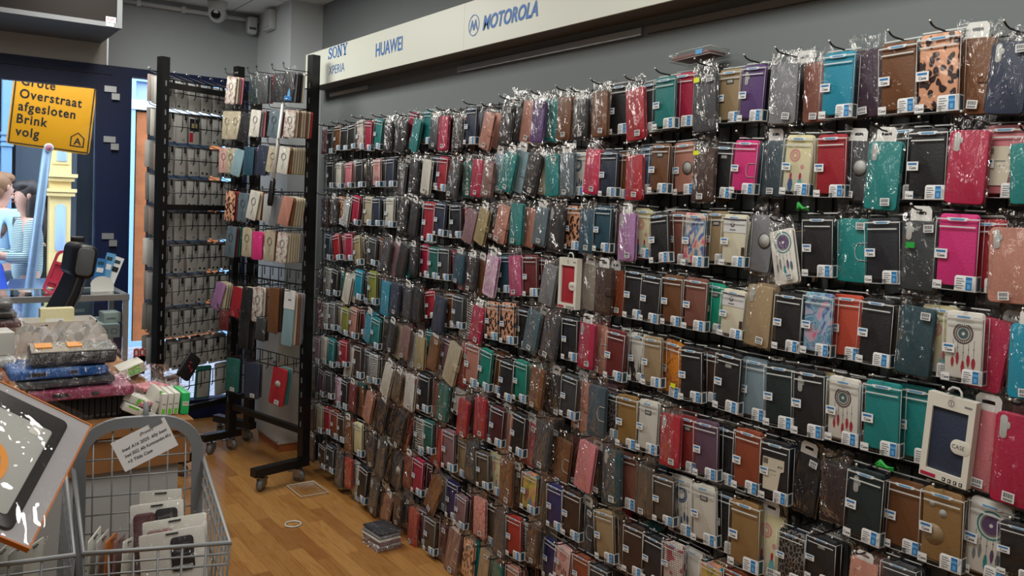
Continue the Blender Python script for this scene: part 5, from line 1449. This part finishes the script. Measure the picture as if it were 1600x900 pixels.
# office chair
mat('chair_black', '141416', .45, 0, .5); mat('mesh_grey', '505254', .8)
t = thing('office_chair', 'black high-backed office chair turned sideways before the glass counter', 'office chair', (.38, 4.46, 0), (0, 0, .06))
b = MB(); b.lathe([(.028, .10), (.028, .44)], 'steel', 16); obj('gas_column', b, t)
for k in range(5):
    a = k*2*PI/5+.3; b = MB(); b.tube([(0, 0, .11), (.12*math.cos(a), .12*math.sin(a), .10), (.27*math.cos(a), .27*math.sin(a), .075)], [.03, .026, .02], 'chair_black', 8); lg = obj('leg', b, t)
    b = MB(); b.tube([(.27*math.cos(a)-.012, .27*math.sin(a), .032), (.27*math.cos(a)+.012, .27*math.sin(a), .032)], .031, 'black_metal', 14); obj('wheel', b, lg)
b = MB(); b.plate(-.25, .24, -.24, .24, -.52, -.44, .08, 'chair_black', .03, 5, Matrix.Rotation(-PI/2, 4, 'X')); obj('seat', b, t)
b = MB(); cs = [(.16, .46), (.21, .56), (.20, .70), (.175, .85), (.19, .97), (.235, 1.07), (.262, 1.15)]
for i, (th, wd) in enumerate(((.05, .20), )):
    L = []; R = []
    for k, (x, z) in enumerate(cs):
        a = cs[min(k+1, len(cs)-1)]; p = cs[max(k-1, 0)]; d = Vector((a[0]-p[0], 0, a[1]-p[1])).normalized(); nn = Vector((d.z, 0, -d.x)); q = .032-.002*k; w_ = .21-.012*k
        L.append([(x-nn.x*q, -w_, z-nn.z*q), (x-nn.x*q, w_, z-nn.z*q), (x+nn.x*q, w_*.96, z+nn.z*q), (x+nn.x*q, -w_*.96, z+nn.z*q)])
    vs = sum(L, []); fs = [(k*4+j, k*4+(j+1) % 4, k*4+4+(j+1) % 4, k*4+4+j) for k in range(len(L)-1) for j in range(4)]+[(0, 3, 2, 1), tuple(range(len(vs)-4, len(vs)))]
    b.add(vs, fs, 'chair_black')
bk = obj('backrest', b, t); mo = bk.modifiers.new('ease', 'BEVEL'); mo.width = .012; mo.segments = 3
b = MB(); b.tube([(p[0]+.025-.0*k, -(.205-.012*k), p[1]) for k, p in enumerate(cs)], .004, 'mesh_grey', 6); obj('piping', b, bk)
b = MB(); b.plate(-.052, .040, -.008, .150, -.15, .15, .03, 'chair_black', .02, 5, Matrix.Translation((.275, 0, 1.145)) @ Matrix.Rotation(math.radians(8), 4, 'Y')); hr = obj('headrest', b, t)
b = MB(); b.plate(-.045, .028, .006, .135, -.156, -.147, .022, 'mesh_grey', .006, 5, Matrix.Translation((.272, 0, 1.145)) @ Matrix.Rotation(math.radians(8), 4, 'Y')); obj('headrest_pad', b, hr)
for s in (-1, 1):
    b = MB(); b.tube([(-.02, s*.27, .46), (.02, s*.28, .62), (0, s*.28, .67)], .016, 'chair_black', 8); b.plate(-.14, .12, .67, .70, s*.28-.035, s*.28+.035, .014, 'chair_black', .008, 3); obj('armrest', b, t)

# ------------------------------------------------------------------ long sales table with piles of stock
mat('kraft', '8a5f38', .7, 0, .3, 0, 20, .12); mat('panel_pale', 'a3a6a8', .7)
t = thing('sales_table', 'long sales table with brown top edge under the piles of stock', 'table', (-.5, 2.30, 0))
b = MB(); b.box((-.9, 0, .925), (1.12, 1.80, .95), 'kraft'); obj('table_top', b, t)
b = MB(); b.box((-.9, .012, .835), (1.115, 1.79, .925), 'kraft'); obj('apron', b, t)
b = MB(); b.box((-.88, .03, .02), (1.09, 1.77, .835), 'panel_pale'); obj('panel', b, t)
TZ = .951
SPN = ['first', 'second', 'third', 'fourth', 'fifth', 'sixth', 'seventh', 'eighth', 'ninth', 'tenth', 'eleventh', 'twelfth', 'thirteenth', 'fourteenth', 'last']
mat('slim_black', '17171b', .4)
for k in range(15):
    o = thing('slim_black_box', f'slim black box standing on edge under the magenta tablet case, {SPN[k]} from the white trays' if k else 'slim black box on edge at the basket end of the black row', 'slim box', (.282+k*.0136, 2.41, TZ), (0, math.radians(.6), 0), 'slim black boxes on edge')
    b = _me.get('slimbox')
    if not b:
        q = MB(); q.plate(-.0062, .0062, 0, .060, 0, .165, .003, 'slim_black', .0015, 3); _me['slimbox'] = q.mesh('body'); q = MB(); q.box((-.004, -.0006, .008), (.004, -.0001, .012), 'case_dark_grey'); _me['slimmark'] = q.mesh('spine_mark')
    obj('body', _me['slimbox'], o); obj('spine_mark', _me['slimmark'], o)
def bag_sheet(b, w, d, h, seed, m='crinkled_plastic', over=.03, nx=12, ny=9):
    """loose film over a flat thing lying at z 0..h, front at y = 0"""
    r = random.Random(seed); vs = []
    for j in range(ny+1):
        for i in range(nx+1):
            u = i/nx*2-1; v = j/ny*2-1; x = u*(w/2+over); y = d/2+v*(d/2+over); e = max(abs(u), abs(v)); z = h+.004 if e < .82 else (h+.004)*(1-(e-.82)/.18*.8)
            vs.append((x+r.uniform(-.004, .004), y+r.uniform(-.004, .004), z+r.uniform(-.003, .006)))
    b.add(vs, [(j*(nx+1)+i, j*(nx+1)+i+1, (j+1)*(nx+1)+i+1, (j+1)*(nx+1)+i) for j in range(ny) for i in range(nx)], m)
    vs = [];                                                        # front lip of the bag
    for j in range(4):
        for i in range(nx+1): vs.append(((i/nx*2-1)*(w/2+over)+r.uniform(-.004, .004), -over*.3-.012*math.sin(PI*j/3)+r.uniform(-.003, .003), h+.004-(h+.002)*j/3))
    b.add(vs, [(j*(nx+1)+i, j*(nx+1)+i+1, (j+1)*(nx+1)+i+1, (j+1)*(nx+1)+i) for j in range(3) for i in range(nx)], m)
def tablet(label, loc, w, d, h, m, rz, seed, slots=True, tilt=0, sheet='soft_plastic'):
    t = thing('bagged_tablet_case', label, 'tablet case', loc, (math.radians(tilt), 0, rz)); b = MB()
    b.plate(-w/2, w/2, 0, h, 0, d, min(h*.35, .010), m, .004, 4); c = obj('cover', b, t)
    if slots:
        b = MB()
        for x0, x1 in ((-.07, -.032), (.02, .038)): b.plate(x0, x1, h*.3, h*.7, -.0008, .002, h*.12, 'slim_black', .0003, 3)
        obj('port_cutout', b, c)
    b = MB(); bag_sheet(b, w, d, h, seed, sheet, .02); obj('plastic_bag', b, t); return t
mat('tab_magenta', '8c1d4c', .45); mat('tab_blue', '0f559c', .45); mat('silver_film', '9a9c98', .25, .5); mat('orange_card', 'd88a20', .5)
tablet('magenta tablet case in clear bag lying on the slim black boxes', (.365, 2.385, TZ+.062), .245, .17, .026, 'tab_magenta', math.radians(-2), 1)
tablet('dark tablet case in bag between the blue and magenta ones', (.335, 2.40, TZ+.094), .22, .17, .020, 'case_dark_grey', math.radians(2), 2, False)
tablet('bright blue tablet case in clear bag in the pile', (.315, 2.395, TZ+.119), .225, .17, .025, 'tab_blue', math.radians(1), 3)
t = tablet('black tablet sleeve topped with silver film and orange tabs, topmost of its pile', (.345, 2.40, TZ+.149), .20, .16, .032, 'slim_black', math.radians(-4), 4, False, 0, 'crinkled_plastic')
b = MB(); b.box((-.095, .002, .034), (.10, .155, .0365), 'silver_film'); obj('silver_liner', b, t)
b = MB()
for x0, x1 in ((-.085, -.045), (-.01, .025)): b.box((x0, .06, .0370), (x1, .13, .0395), 'orange_card')
obj('orange_tab', b, t)
t = tablet('black tablet box at the picture edge beside the pile of tablet cases', (.10, 2.42, TZ), .18, .17, .13, 'slim_black', 0, 6, False)
carton('white_carton', 'white carton with maroon window at the table edge', 'carton', (.16, 2.62, TZ+.155), (.13, .10, .06), 'cabinet_white', .1, 'case_wine_red')
t = tablet('grey flat bagged pack under the white carton', (.13, 2.52, TZ+.132), .2, .17, .022, 'case_light_grey', 0, 8, False)
carton('orange_carton', 'orange-brown carton under the dark sleeves on the table', 'carton', (.22, 3.05, TZ), (.22, .2, .18), 'case_orange_tan', 0, 'ink_black') if 'case_orange_tan' in M else carton('orange_carton', 'orange-brown carton under the dark sleeves on the table', 'carton', (.14, 3.05, TZ), (.22, .2, .17), mat('carton_orange', 'b4631d', .6).name, 0, 'ink_black')
for k, (m, lb) in enumerate((('case_wine_red', 'maroon bagged sleeve on the orange carton'), ('slim_black', 'black bagged sleeve above the maroon one on the orange carton'), ('case_dark_grey', 'dark bagged sleeve topmost on the orange carton'))):
    tablet(lb, (.155-.01*k, 2.96+.01*k, TZ+.172+k*.027), .25, .17, .02, m, .03*k, 10+k, False)
t = thing('stock_tray', 'long grey-white card tray at the far end of the sales table', 'tray', (.50, 3.92, TZ))
b = MB(); W_, D_, H_ = .30, .16, .05
b.box((-W_/2, 0, 0), (W_/2, .004, H_), 'card_edge'); b.box((-W_/2, D_-.004, 0), (W_/2, D_, H_), 'card_edge'); b.box((-W_/2, 0, 0), (-W_/2+.004, D_, H_), 'card_edge'); b.box((W_/2-.004, 0, 0), (W_/2, D_, H_), 'card_edge'); b.box((-W_/2, 0, 0), (W_/2, D_, .004), 'card_edge'); obj('tray_walls', b, t)
b = MB(); b.box((-.06, -.0008, .034), (-.035, -.0001, .039), 'ink_black'); obj('finger_slot', b, t)
carton('yellow_carton', 'small yellow carton behind the long card tray', 'carton', (.52, 4.105, TZ), (.13, .06, .085), 'case_cream', 0, 'sticker_white')
# clear blister packs standing in rows: too many and too jumbled to count
clear('film_white', base=.06, rough=.15, bump=.8, bscale=20, k=.3, haze=.35)
b = MB(); r2 = random.Random(5)
for row in range(4):
    for k in range(26):
        x = .335+k*.0112+r2.uniform(-.003, .003)-row*.012; y = 3.62-row*.085+r2.uniform(-.015, .015); a = r2.uniform(-.5, .5)
        X = Matrix.Translation((x, y, TZ)) @ Matrix.Rotation(r2.uniform(-.25, .25), 4, 'Y') @ Matrix.Rotation(a, 4, 'Z')
        h = r2.uniform(.06, .10); vs = [(-.02+r2.uniform(-.004, .004), 0, 0), (.02, .002, 0), (.022, r2.uniform(-.006, .006), h*.6), (-.02, r2.uniform(-.006, .006), h*.65), (.008+r2.uniform(-.008, .008), 0, h), (-.008, 0, h)]
        b.add(vs, [(0, 1, 2, 3), (3, 2, 4, 5)], r2.choice(['film_white', 'crinkled_plastic', 'card_edge', 'cutout', 'film_white']), X=X)
        if r2.random() < .3: b.box((-.012, .002, .01), (.012, .006, h*.5), r2.choice(['card_edge', 'cutout', 'case_beige', 'case_pink']), X)
o = obj('clear_packs', b); o['kind'] = 'stuff'; o['label'] = 'jumbled rows of small clear packs standing on the table'; o['category'] = 'clear packs'
# crumpled clear bags
def crumple(label, loc, R, sq, seed, m='crinkled_plastic', inner=None):
    t = thing('crumpled_bag', label, 'plastic bag', loc); r = random.Random(seed); bm = bmesh.new(); bmesh.ops.create_icosphere(bm, subdivisions=3, radius=1)
    for v in bm.verts: n = noise.noise(v.co*2.2+Vector((seed, 0, 0)))*.35+r.uniform(-.05, .05); v.co *= 1+n; v.co = Vector((v.co.x*R[0], v.co.y*R[1], max(0, (v.co.z+.55)*R[2])))
    me = bpy.data.meshes.new('film'); bm.to_mesh(me); bm.free(); me.materials.append(M[m]); obj('film', me, t)
    if inner:
        b = MB(); b.plate(-R[0]*.6, R[0]*.6, .006, .018, -R[1]*.5, R[1]*.5, .005, inner, .003, 3); b.plate(-R[0]*.3, R[0]*.65, .024, .036, -R[1]*.4, R[1]*.5, .005, 'case_pink', .003, 3, Matrix.Rotation(.3, 4, 'Z')); obj('contents', b, t)
    return t
crumple('crumpled clear bags beside the tablet pile with pinkish packs inside', (.565, 2.60, TZ), (.085, .09, .062), 1, 3, inner='card_edge')
crumple('crumpled clear film behind the green-striped boxes', (.60, 2.50, TZ), (.06, .05, .04), 1, 9, inner='cutout')
crumple('crumpled dark clear film between slim black boxes and tilted white boxes', (.512, 2.40, TZ), (.032, .04, .026), 1, 14, inner='slim_black')
mat('box_green', '1fae5a', .5); mat('mark_green', '5fc02c', .5); mat('box_white', 'c9c8be', .55)
def wbox(label, loc, w, d, h, roll, m='box_white', mk='mark_green', mkp=(.25, .75, .05, .30), rz=0):
    t = thing('small_product_box', label, 'product box', loc, (0, math.radians(roll), rz)); b = MB(); b.plate(-w/2, w/2, 0, h, 0, d, .0015, m, .001, 2); obj('body', b, t)
    b = MB(); b.box((-w/2+w*mkp[0], -.0008, h*mkp[2]), (-w/2+w*mkp[1], -.0001, h*mkp[3]), mk); obj('colour_mark', b, t)
    b = MB(); b.box((-w/2+w*.2, -.0008, h*.5), (-w/2+w*.8, -.0002, h*.53), 'ink_grey'); obj('print', b, t); return t
for k, x in enumerate((.558, .574, .590)): wbox(f'white box with green foot mark standing upright, {("nearest the tilted one", "middle of the three", "against the green box")[k]}', (x, 2.37, TZ), .0145, .10, .058, 6)
wbox('green product box standing at the table corner', (.612, 2.36, TZ), .020, .10, .058, 4, 'box_green', 'box_white', (.1, .9, .4, .6))
wbox('white box leaning against the three upright boxes', (.535, 2.39, TZ+.004), .017, .10, .064, 24, mkp=(.2, .8, .86, .97))
wbox('long white box tilted over the dark film, lower of two', (.462, 2.375, TZ+.034), .020, .09, .10, 118, mkp=(.1, .3, .1, .4), )
wbox('long white box with green mark tilted over the dark film, upper of two', (.468, 2.40, TZ+.055), .020, .09, .10, 118, mkp=(.1, .9, .35, .65))
for k, x in enumerate((.668, .686)):
    t = thing('hanging_tag', f'tiny red-edged hang tag behind the clear bags, {("nearer", "farther")[k]} from the pile', 'tag', (x-.06, 2.95, TZ+.0)); b = MB(); b.add([(-.009, 0, 0), (.009, 0, 0), (.009, 0, .085), (-.009, 0, .085)], [(0, 1, 2, 3)], 'box_white'); b.box((-.009, 0, 0), (.009, .002, .06), 'box_white'); obj('tag_card', b, t)
    b = MB(); loop(b, .016, .026, -.002, .001, 'case_red', .004); q = obj('tag_window', b, t, (0, -.001, .06))
wbox('green and white packet lying behind the tablet pile', (.545, 2.85, TZ+.02), .03, .10, .075, 70, mkp=(.1, .9, .3, .8))

# ------------------------------------------------------------------ wire baskets in front
mat('wire_grey', '85888a', .4, .2); mat('arch_grey', '707376', .5)
def basket(label, fl, fr, bl, br, zf, zb, arch=True):
    t = thing('wire_basket', label, 'wire basket', (fl[0], fl[1], 0)); o = Vector((fl[0], fl[1], 0))
    FL, FR, BL, BR = (Vector((*p, z))-o for p, z in ((fl, zf), (fr, zf), (bl, zb), (br, zb)))
    b = MB(); b.tube([BL, FL, FR, BR], .0052, 'wire_grey', 8); obj('rim', b, t)
    dn = .34; c = (FL+FR+BL+BR)/4; low = lambda p: Vector((c.x+(p.x-c.x)*.86, c.y+(p.y-c.y)*.86, zf-dn))
    b = MB()
    for q in (.022, .044, .10, .17, .25):
        k = q/dn; b.tube([p.lerp(low(p), k) for p in (BL, FL, FR, BR)], .0026, 'wire_grey', 5)
    for A, B_, n in ((FL, FR, 6), (FR, BR, 9), (BL, FL, 9)):
        for i in range(n+1): p = A.lerp(B_, i/n); b.tube([p, low(p)], .0024, 'wire_grey', 5)
    for i in range(7): p = low(FL).lerp(low(FR), i/6); b.tube([p, low(BL).lerp(low(BR), i/6)], .0024, 'wire_grey', 5)
    obj('wire_sides', b, t)
    if arch:
        b = MB(); cx = (BL+BR)/2; hw = (BR-BL).length/2; xd = (BR-BL).normalized(); nrm = xd.cross(Vector((0, 0, 1))); pts = []
        R_ = .085; top = 1.060
        prof = [(-hw, zb-.30), (-hw, top-R_)]+[(-hw+R_*1.15-R_*1.15*math.cos(a), top-R_+R_*math.sin(a)) for a in [k*PI/16 for k in range(1, 9)]]
        prof += [(-x, z) for x, z in reversed(prof)]
        W = .016; vs = []; N = len(prof)
        for k, (x, z) in enumerate(prof):
            p0 = prof[max(k-1, 0)]; p1 = prof[min(k+1, N-1)]; d = Vector((p1[0]-p0[0], p1[1]-p0[1])).normalized(); nv = Vector((d.y, -d.x))
            for s, th in ((0, -.007), (1, -.007), (1, .007), (0, .007)):
                P = cx+xd*(x+nv.x*W*1.5*s)+nrm*th; vs.append((P.x, P.y, z+nv.y*W*1.5*s))
        b.add(vs, [(k*4+j, k*4+(j+1) % 4, k*4+4+(j+1) % 4, k*4+4+j) for k in range(N-1) for j in range(4)]+[(0, 3, 2, 1), tuple(range(4*N-4, 4*N))], 'arch_grey', False)
        obj('arch', b, t)
        b = MB(); z = zb+.055
        while z > zb-.30: b.tube([BL+Vector((0, 0, z-zb)), BR+Vector((0, 0, z-zb))], .0018, 'wire_grey', 5); z -= .040
        for i in range(1, 7): x = -hw+2*hw*i/7; zz = top-.02-max(0, abs(x)-hw+R_)**2*6; P = cx+xd*x; b.tube([(P.x, P.y, zz), (P.x, P.y, zb-.30)], .0018, 'wire_grey', 5)
        obj('back_grid', b, t)
        b = MB(); P = cx+xd*.012; b.tube([(P.x, P.y+.01, top-.03), (P.x, P.y+.01, top+.028)], .0062, 'arch_grey', 10); obj('sign_socket', b, t)
    for P in (FL, FR, BL, BR): b = MB(); q = low(P); b.tube([q, (q.x, q.y, 0)], .011, 'wire_grey', 10); obj('leg', b, t)
    return t
basket('grey wire basket with arched back and handwritten note, holding phone pouches', (.272, 1.745), (.523, 1.66), (.288, 1.982), (.542, 1.927), .86, .955)
basket('grey wire basket under the large framed package', (-.06, 1.80), (.258, 1.748), (-.03, 2.05), (.272, 1.985), .86, .955, False)
t = thing('handwritten_note', 'white card with handwriting taped aslant on the basket arch', 'note', (.409, 1.885, 1.016), (math.radians(-4), math.radians(-25.5), math.radians(-12)))
b = MB(); b.box((-.057, 0, -.034), (.057, .0012, .034), 'sticker_white'); obj('card', b, t)
b = MB(); text(b, '(Promo!)', 'ink_black', .0085, (.0, -.0006, .021), sx=.9, shear=.25, bold=.01)
for k, s in enumerate(('Ined A16 2025. 60y best', 'Ined 2022. 60y Kommandos 60.y', '+3 Tilda Case')): text(b, s, 'ink_black', .0092, (-.044, -.0006, .006-k*.0135), sx=.86, shear=.2, bold=.012, width=(.095, .098, .052)[k])
obj('handwriting', b, t)
b = MB(); b.box((.024, -.0014, .026), (.050, -.0005, .035), 'arch_grey'); obj('tape', b, t)
# large framed package lying in the other basket
P0 = Vector((.163, 1.56, .962)); P1 = Vector((.290, 1.80, 1.092)); P2_ = Vector((.115, 1.80, 1.175))
uz = (P1-P0).normalized(); ux = (P1-P2_); ux = (ux-uz*ux.dot(uz)).normalized(); un = uz.cross(ux)
Mx = Matrix((ux, un, uz)).transposed().to_4x4(); Mx.translation = P0
t = thing('framed_package', 'large tablet cover package in shiny film with orange edge, leaning in the basket', 'package', P0); t.matrix_world = Mx
L_ = (P1-P0).length; Wd = .30
b = MB(); b.box((-Wd, .002, 0), (0, .010, L_), 'sleeve_grey' if 'sleeve_grey' in M else mat('sleeve_grey', '9b989b', .5).name); obj('card_sleeve', b, t)
b = MB()
for lo, hi in (((-Wd-.002, 0, -.003), (.003, .011, 0)), ((-Wd-.002, 0, L_), (.003, .011, L_+.003)), ((0, 0, 0), (.003, .011, L_)), ((-Wd-.003, 0, 0), (-Wd, .011, L_))): b.box(lo, hi, 'edge_orange' if 'edge_orange' in M else mat('edge_orange', 'b4641c', .5).name)
obj('orange_edge', b, t)
b = MB(); b.plate(-Wd+.01, -.036, .012, L_-.022, -.004, .003, .014, 'slim_black', .002, 4); tb = obj('tablet_cover', b, t)
b = MB(); b.plate(-Wd+.03, -.055, .034, L_-.062, -.006, -.0038, .006, 'card_back', .001, 3); b.plate(-.092, -.074, L_-.088, L_-.066, -.0066, -.0058, .002, 'card_edge', .0002, 2); obj('insert_sheet', b, tb)
b = MB(); n = 40; c0 = (-.152, L_*.36); ro, ri = .062, .050
b.add([(c0[0]+r*math.cos(2*PI*k/n), -.0072, c0[1]+r*math.sin(2*PI*k/n)) for r in (ro, ri) for k in range(n)], [(k, (k+1) % n, n+(k+1) % n, n+k) for k in range(n)], 'orange_card'); obj('printed_ring', b, tb)
b = MB(); r = random.Random(2); nx = ny = 14
vs = [(-Wd-.006+(Wd+.012)*i/nx+r.uniform(-.003, .003), -.010+r.uniform(-.003, .0015), -.006+(L_+.012)*j/ny+r.uniform(-.003, .003)) for j in range(ny+1) for i in range(nx+1)]
b.add(vs, [(j*(nx+1)+i, j*(nx+1)+i+1, (j+1)*(nx+1)+i+1, (j+1)*(nx+1)+i) for j in range(ny) for i in range(nx)], 'shiny_film', True); obj('shrink_film', b, t)
# pouches standing in the basket
def pouch(label, loc, rot, w, h, bodym, logo=False, phone=None, group=None):
    t = thing('phone_pouch_pack', label, 'pouch pack', loc, rot, group); b = MB(); b.plate(-w/2, w/2, -h, 0, 0, .0022, .004, bodym, .0005, 3); obj('backing_card', b, t)
    if phone: b = MB(); b.plate(-w/2+.006, -w/2+.006+w*.42, -h+.01, -.018, -.012, -.001, .01, phone, .003, 5); obj('phone_cover', b, t)
    if logo:
        b = MB(); b.plate(-.004, .040, -.082, -.014, -.0028, -.0012, .008, 'slim_black', .0006, 4); q = obj('black_label', b, t)
        b = MB(); text(b, 'CASEMANIA', 'sticker_white', .0085, (-.001, -.0036, -.076), width=.038, bold=.02)
        for k in range(3): b.add([(.004, -.0036, -.030-k*.010), (.030, -.0036, -.026-k*.010), (.032, -.0036, -.029-k*.010), (.006, -.0036, -.033-k*.010)], [(0, 1, 2, 3)], 'cutout_dark')
        obj('label_lettering', b, q)
    b = MB(); b.box((-.012, -.0026, -.007), (.012, -.0002, -.0045), 'ink_black'); obj('hang_slot', b, t)
    b = MB(); r = random.Random(int(h*1e4)); nx, nz = 8, 8
    vs = [((i/nx-.5)*(w+.014), -.0145 - r.uniform(0, .003) if phone else -.006-r.uniform(0, .003), -h-.004+(h+.014)*j/nz+r.uniform(-.002, .002)) for j in range(nz+1) for i in range(nx+1)]
    b.add(vs, [(j*(nx+1)+i, j*(nx+1)+i+1, (j+1)*(nx+1)+i+1, (j+1)*(nx+1)+i) for j in range(nz) for i in range(nx)], 'crinkled_plastic'); obj('clear_bag', b, t); return t
pouch('white pouch card in clear bag, hindmost in the basket', (.448, 1.905, .905), (math.radians(-8), 0, -.25), .085, .15, 'card_edge')
pouch('phone pouch with black logo label behind the maroon cover in the basket', (.432, 1.87, .892), (math.radians(-10), math.radians(-3), -.25), .105, .15, 'card_edge', True, 'case_wine_red')
pouch('phone pouch with pinkish cover, middle of the basket', (.455, 1.815, .873), (math.radians(-12), math.radians(-5), -.25), .125, .15, 'box_white', False, 'case_dusky_rose')
pouch('phone pouch with black logo label nearest the front of the basket', (.440, 1.775, .862), (math.radians(-12), math.radians(-5), -.25), .125, .15, 'card_edge', True)
for k, (x, m, lb) in enumerate(((.302, 'box_white', 'white sleeve pack standing edge-on at the basket side'), (.317, 'cutout', 'grey sleeve pack beside the white edge-on one in the basket'), (.333, 'carton_orange', 'orange cover pack standing edge-on in the basket'), (.348, 'case_dusky_rose', 'dusky rose pack beside the orange one in the basket'), (.364, 'box_white', 'wide white sleeve pack slanting before the logo pouches'))):
    pouch(lb, (x, 1.80, .875-.006*k), (0, math.radians(4+3*k), math.radians(68)), .10, .14, m, False, None)
for k, (x, m, lb) in enumerate(((.02, 'case_tan', 'tan pack edge-on under the framed package'), (.055, 'case_dark_brown', 'dark pack edge-on under the framed package'), (.15, 'box_white', 'white pack edge-on by the framed package corner'), (.178, 'cutout', 'grey pack edge-on in the basket with the framed package'), (.205, 'box_white', 'pale pack edge-on nearest the double basket rims'))):
    pouch(lb, (x, 1.86, .855), (0, math.radians(-4+3*k), math.radians(65)), .10, .14, m, False, None)

# ------------------------------------------------------------------ things on the floor
for k, (z, m, lb) in enumerate(((.0, 'case_dusky_rose', 'lowest flat pack of the shiny stack on the floor'), (.014, 'cutout', 'second flat pack up in the shiny floor stack'), (.028, 'case_mauve', 'third flat pack up in the shiny floor stack'), (.042, 'card_edge', 'fourth flat pack up in the shiny floor stack'), (.056, 'case_grey', 'fifth flat pack up in the shiny floor stack'), (.070, 'case_blue_black', 'dark topmost flat pack of the shiny stack on the floor'))):
    t = thing('flat_bagged_pack', lb, 'bagged pack', (1.745+rnd.uniform(-.006, .006), 3.30+rnd.uniform(-.006, .006), z), (0, 0, .1+rnd.uniform(-.12, .12)), 'flat packs in the floor stack'); b = MB(); b.plate(-.055, .055, .001, .011, 0, .15, .004, m, .002, 2); obj('pack', b, t)
    b = MB(); bag_sheet(b, .11, .15, .0105, 20+k, 'crinkled_plastic', .010, 8, 8); obj('plastic_bag', b, t)
t = thing('clear_tray', 'flat clear plastic tray on the floor by the rack foot', 'tray', (1.74, 4.20, 0)); b = MB(); b.plate(-.09, .06, .001, .012, -.10, .10, .005, 'clear_plastic', .003, 3); obj('tray', b, t); b = MB(); b.tube([(-.09, -.10, .012), (.06, -.10, .012), (.06, .10, .012), (-.09, .10, .012)], .0022, 'plastic_edge', 6, True); obj('rim', b, t)
t = thing('clear_ring', 'clear plastic ring lying on the open floor', 'ring', (1.49, 3.79, .004)); b = MB(); b.tube([(.037*math.cos(2*PI*k/28), .037*math.sin(2*PI*k/28), 0) for k in range(28)], .0035, 'plastic_edge', 8, True); obj('band', b, t)
# pink box lying across the top hooks
i1 = find(1, 1.75)
t = thing('flat_pink_box', 'clear box with pink case lying flat on the top hooks', 'boxed phone case', (1.86, 1.745, 2.002), (0, math.radians(-4), -PI/2+.05)); b = MB(); b.plate(-.078, .078, 0, .022, 0, .09, .002, 'clear_plastic', .001, 2); obj('clear_box', b, t)
b = MB(); b.plate(-.070, .070, .003, .014, .006, .084, .005, 'case_dusky_rose', .002, 3); obj('phone_case', b, t); b = MB(); b.tube([(-.078, 0, .022), (.078, 0, .022), (.078, .09, .022), (-.078, .09, .022)], .0009, 'plastic_edge', 5, True); b.tube([(-.078, 0, 0), (.078, 0, 0), (.078, .09, 0), (-.078, .09, 0)], .0009, 'plastic_edge', 5, True); obj('box_edge', b, t); b = MB(); b.box((.025, -.0012, .004), (.05, -.0003, .018), 'ink_sky'); obj('info_label', b, t)  # pale bars imitate light caught along the clear box edges
def green_tie(label, loc, seed):
    r = random.Random(seed); t = thing('green_tie', label, 'tie', loc, (0, 0, -PI/2)); b = MB()
    for q in range(3): b.tube([(-.02+r.uniform(-.006, .006), r.uniform(-.004, .004), r.uniform(0, .006)), (-.008, -.008, .010+.004*q), (.006, r.uniform(-.01, 0), .006), (.022, -.004, .002+.004*q)], [.003, .005, .004, .002], 'green_tag', 6)
    obj('strands', b, t)
green_tie('bright green tie on the hook above the ochre case with holes', (1.838, 1.06, .972), 3)
green_tie('bright green tie on the hook above the tilted dreamcatcher case', (1.838, 1.315, 1.562), 5)
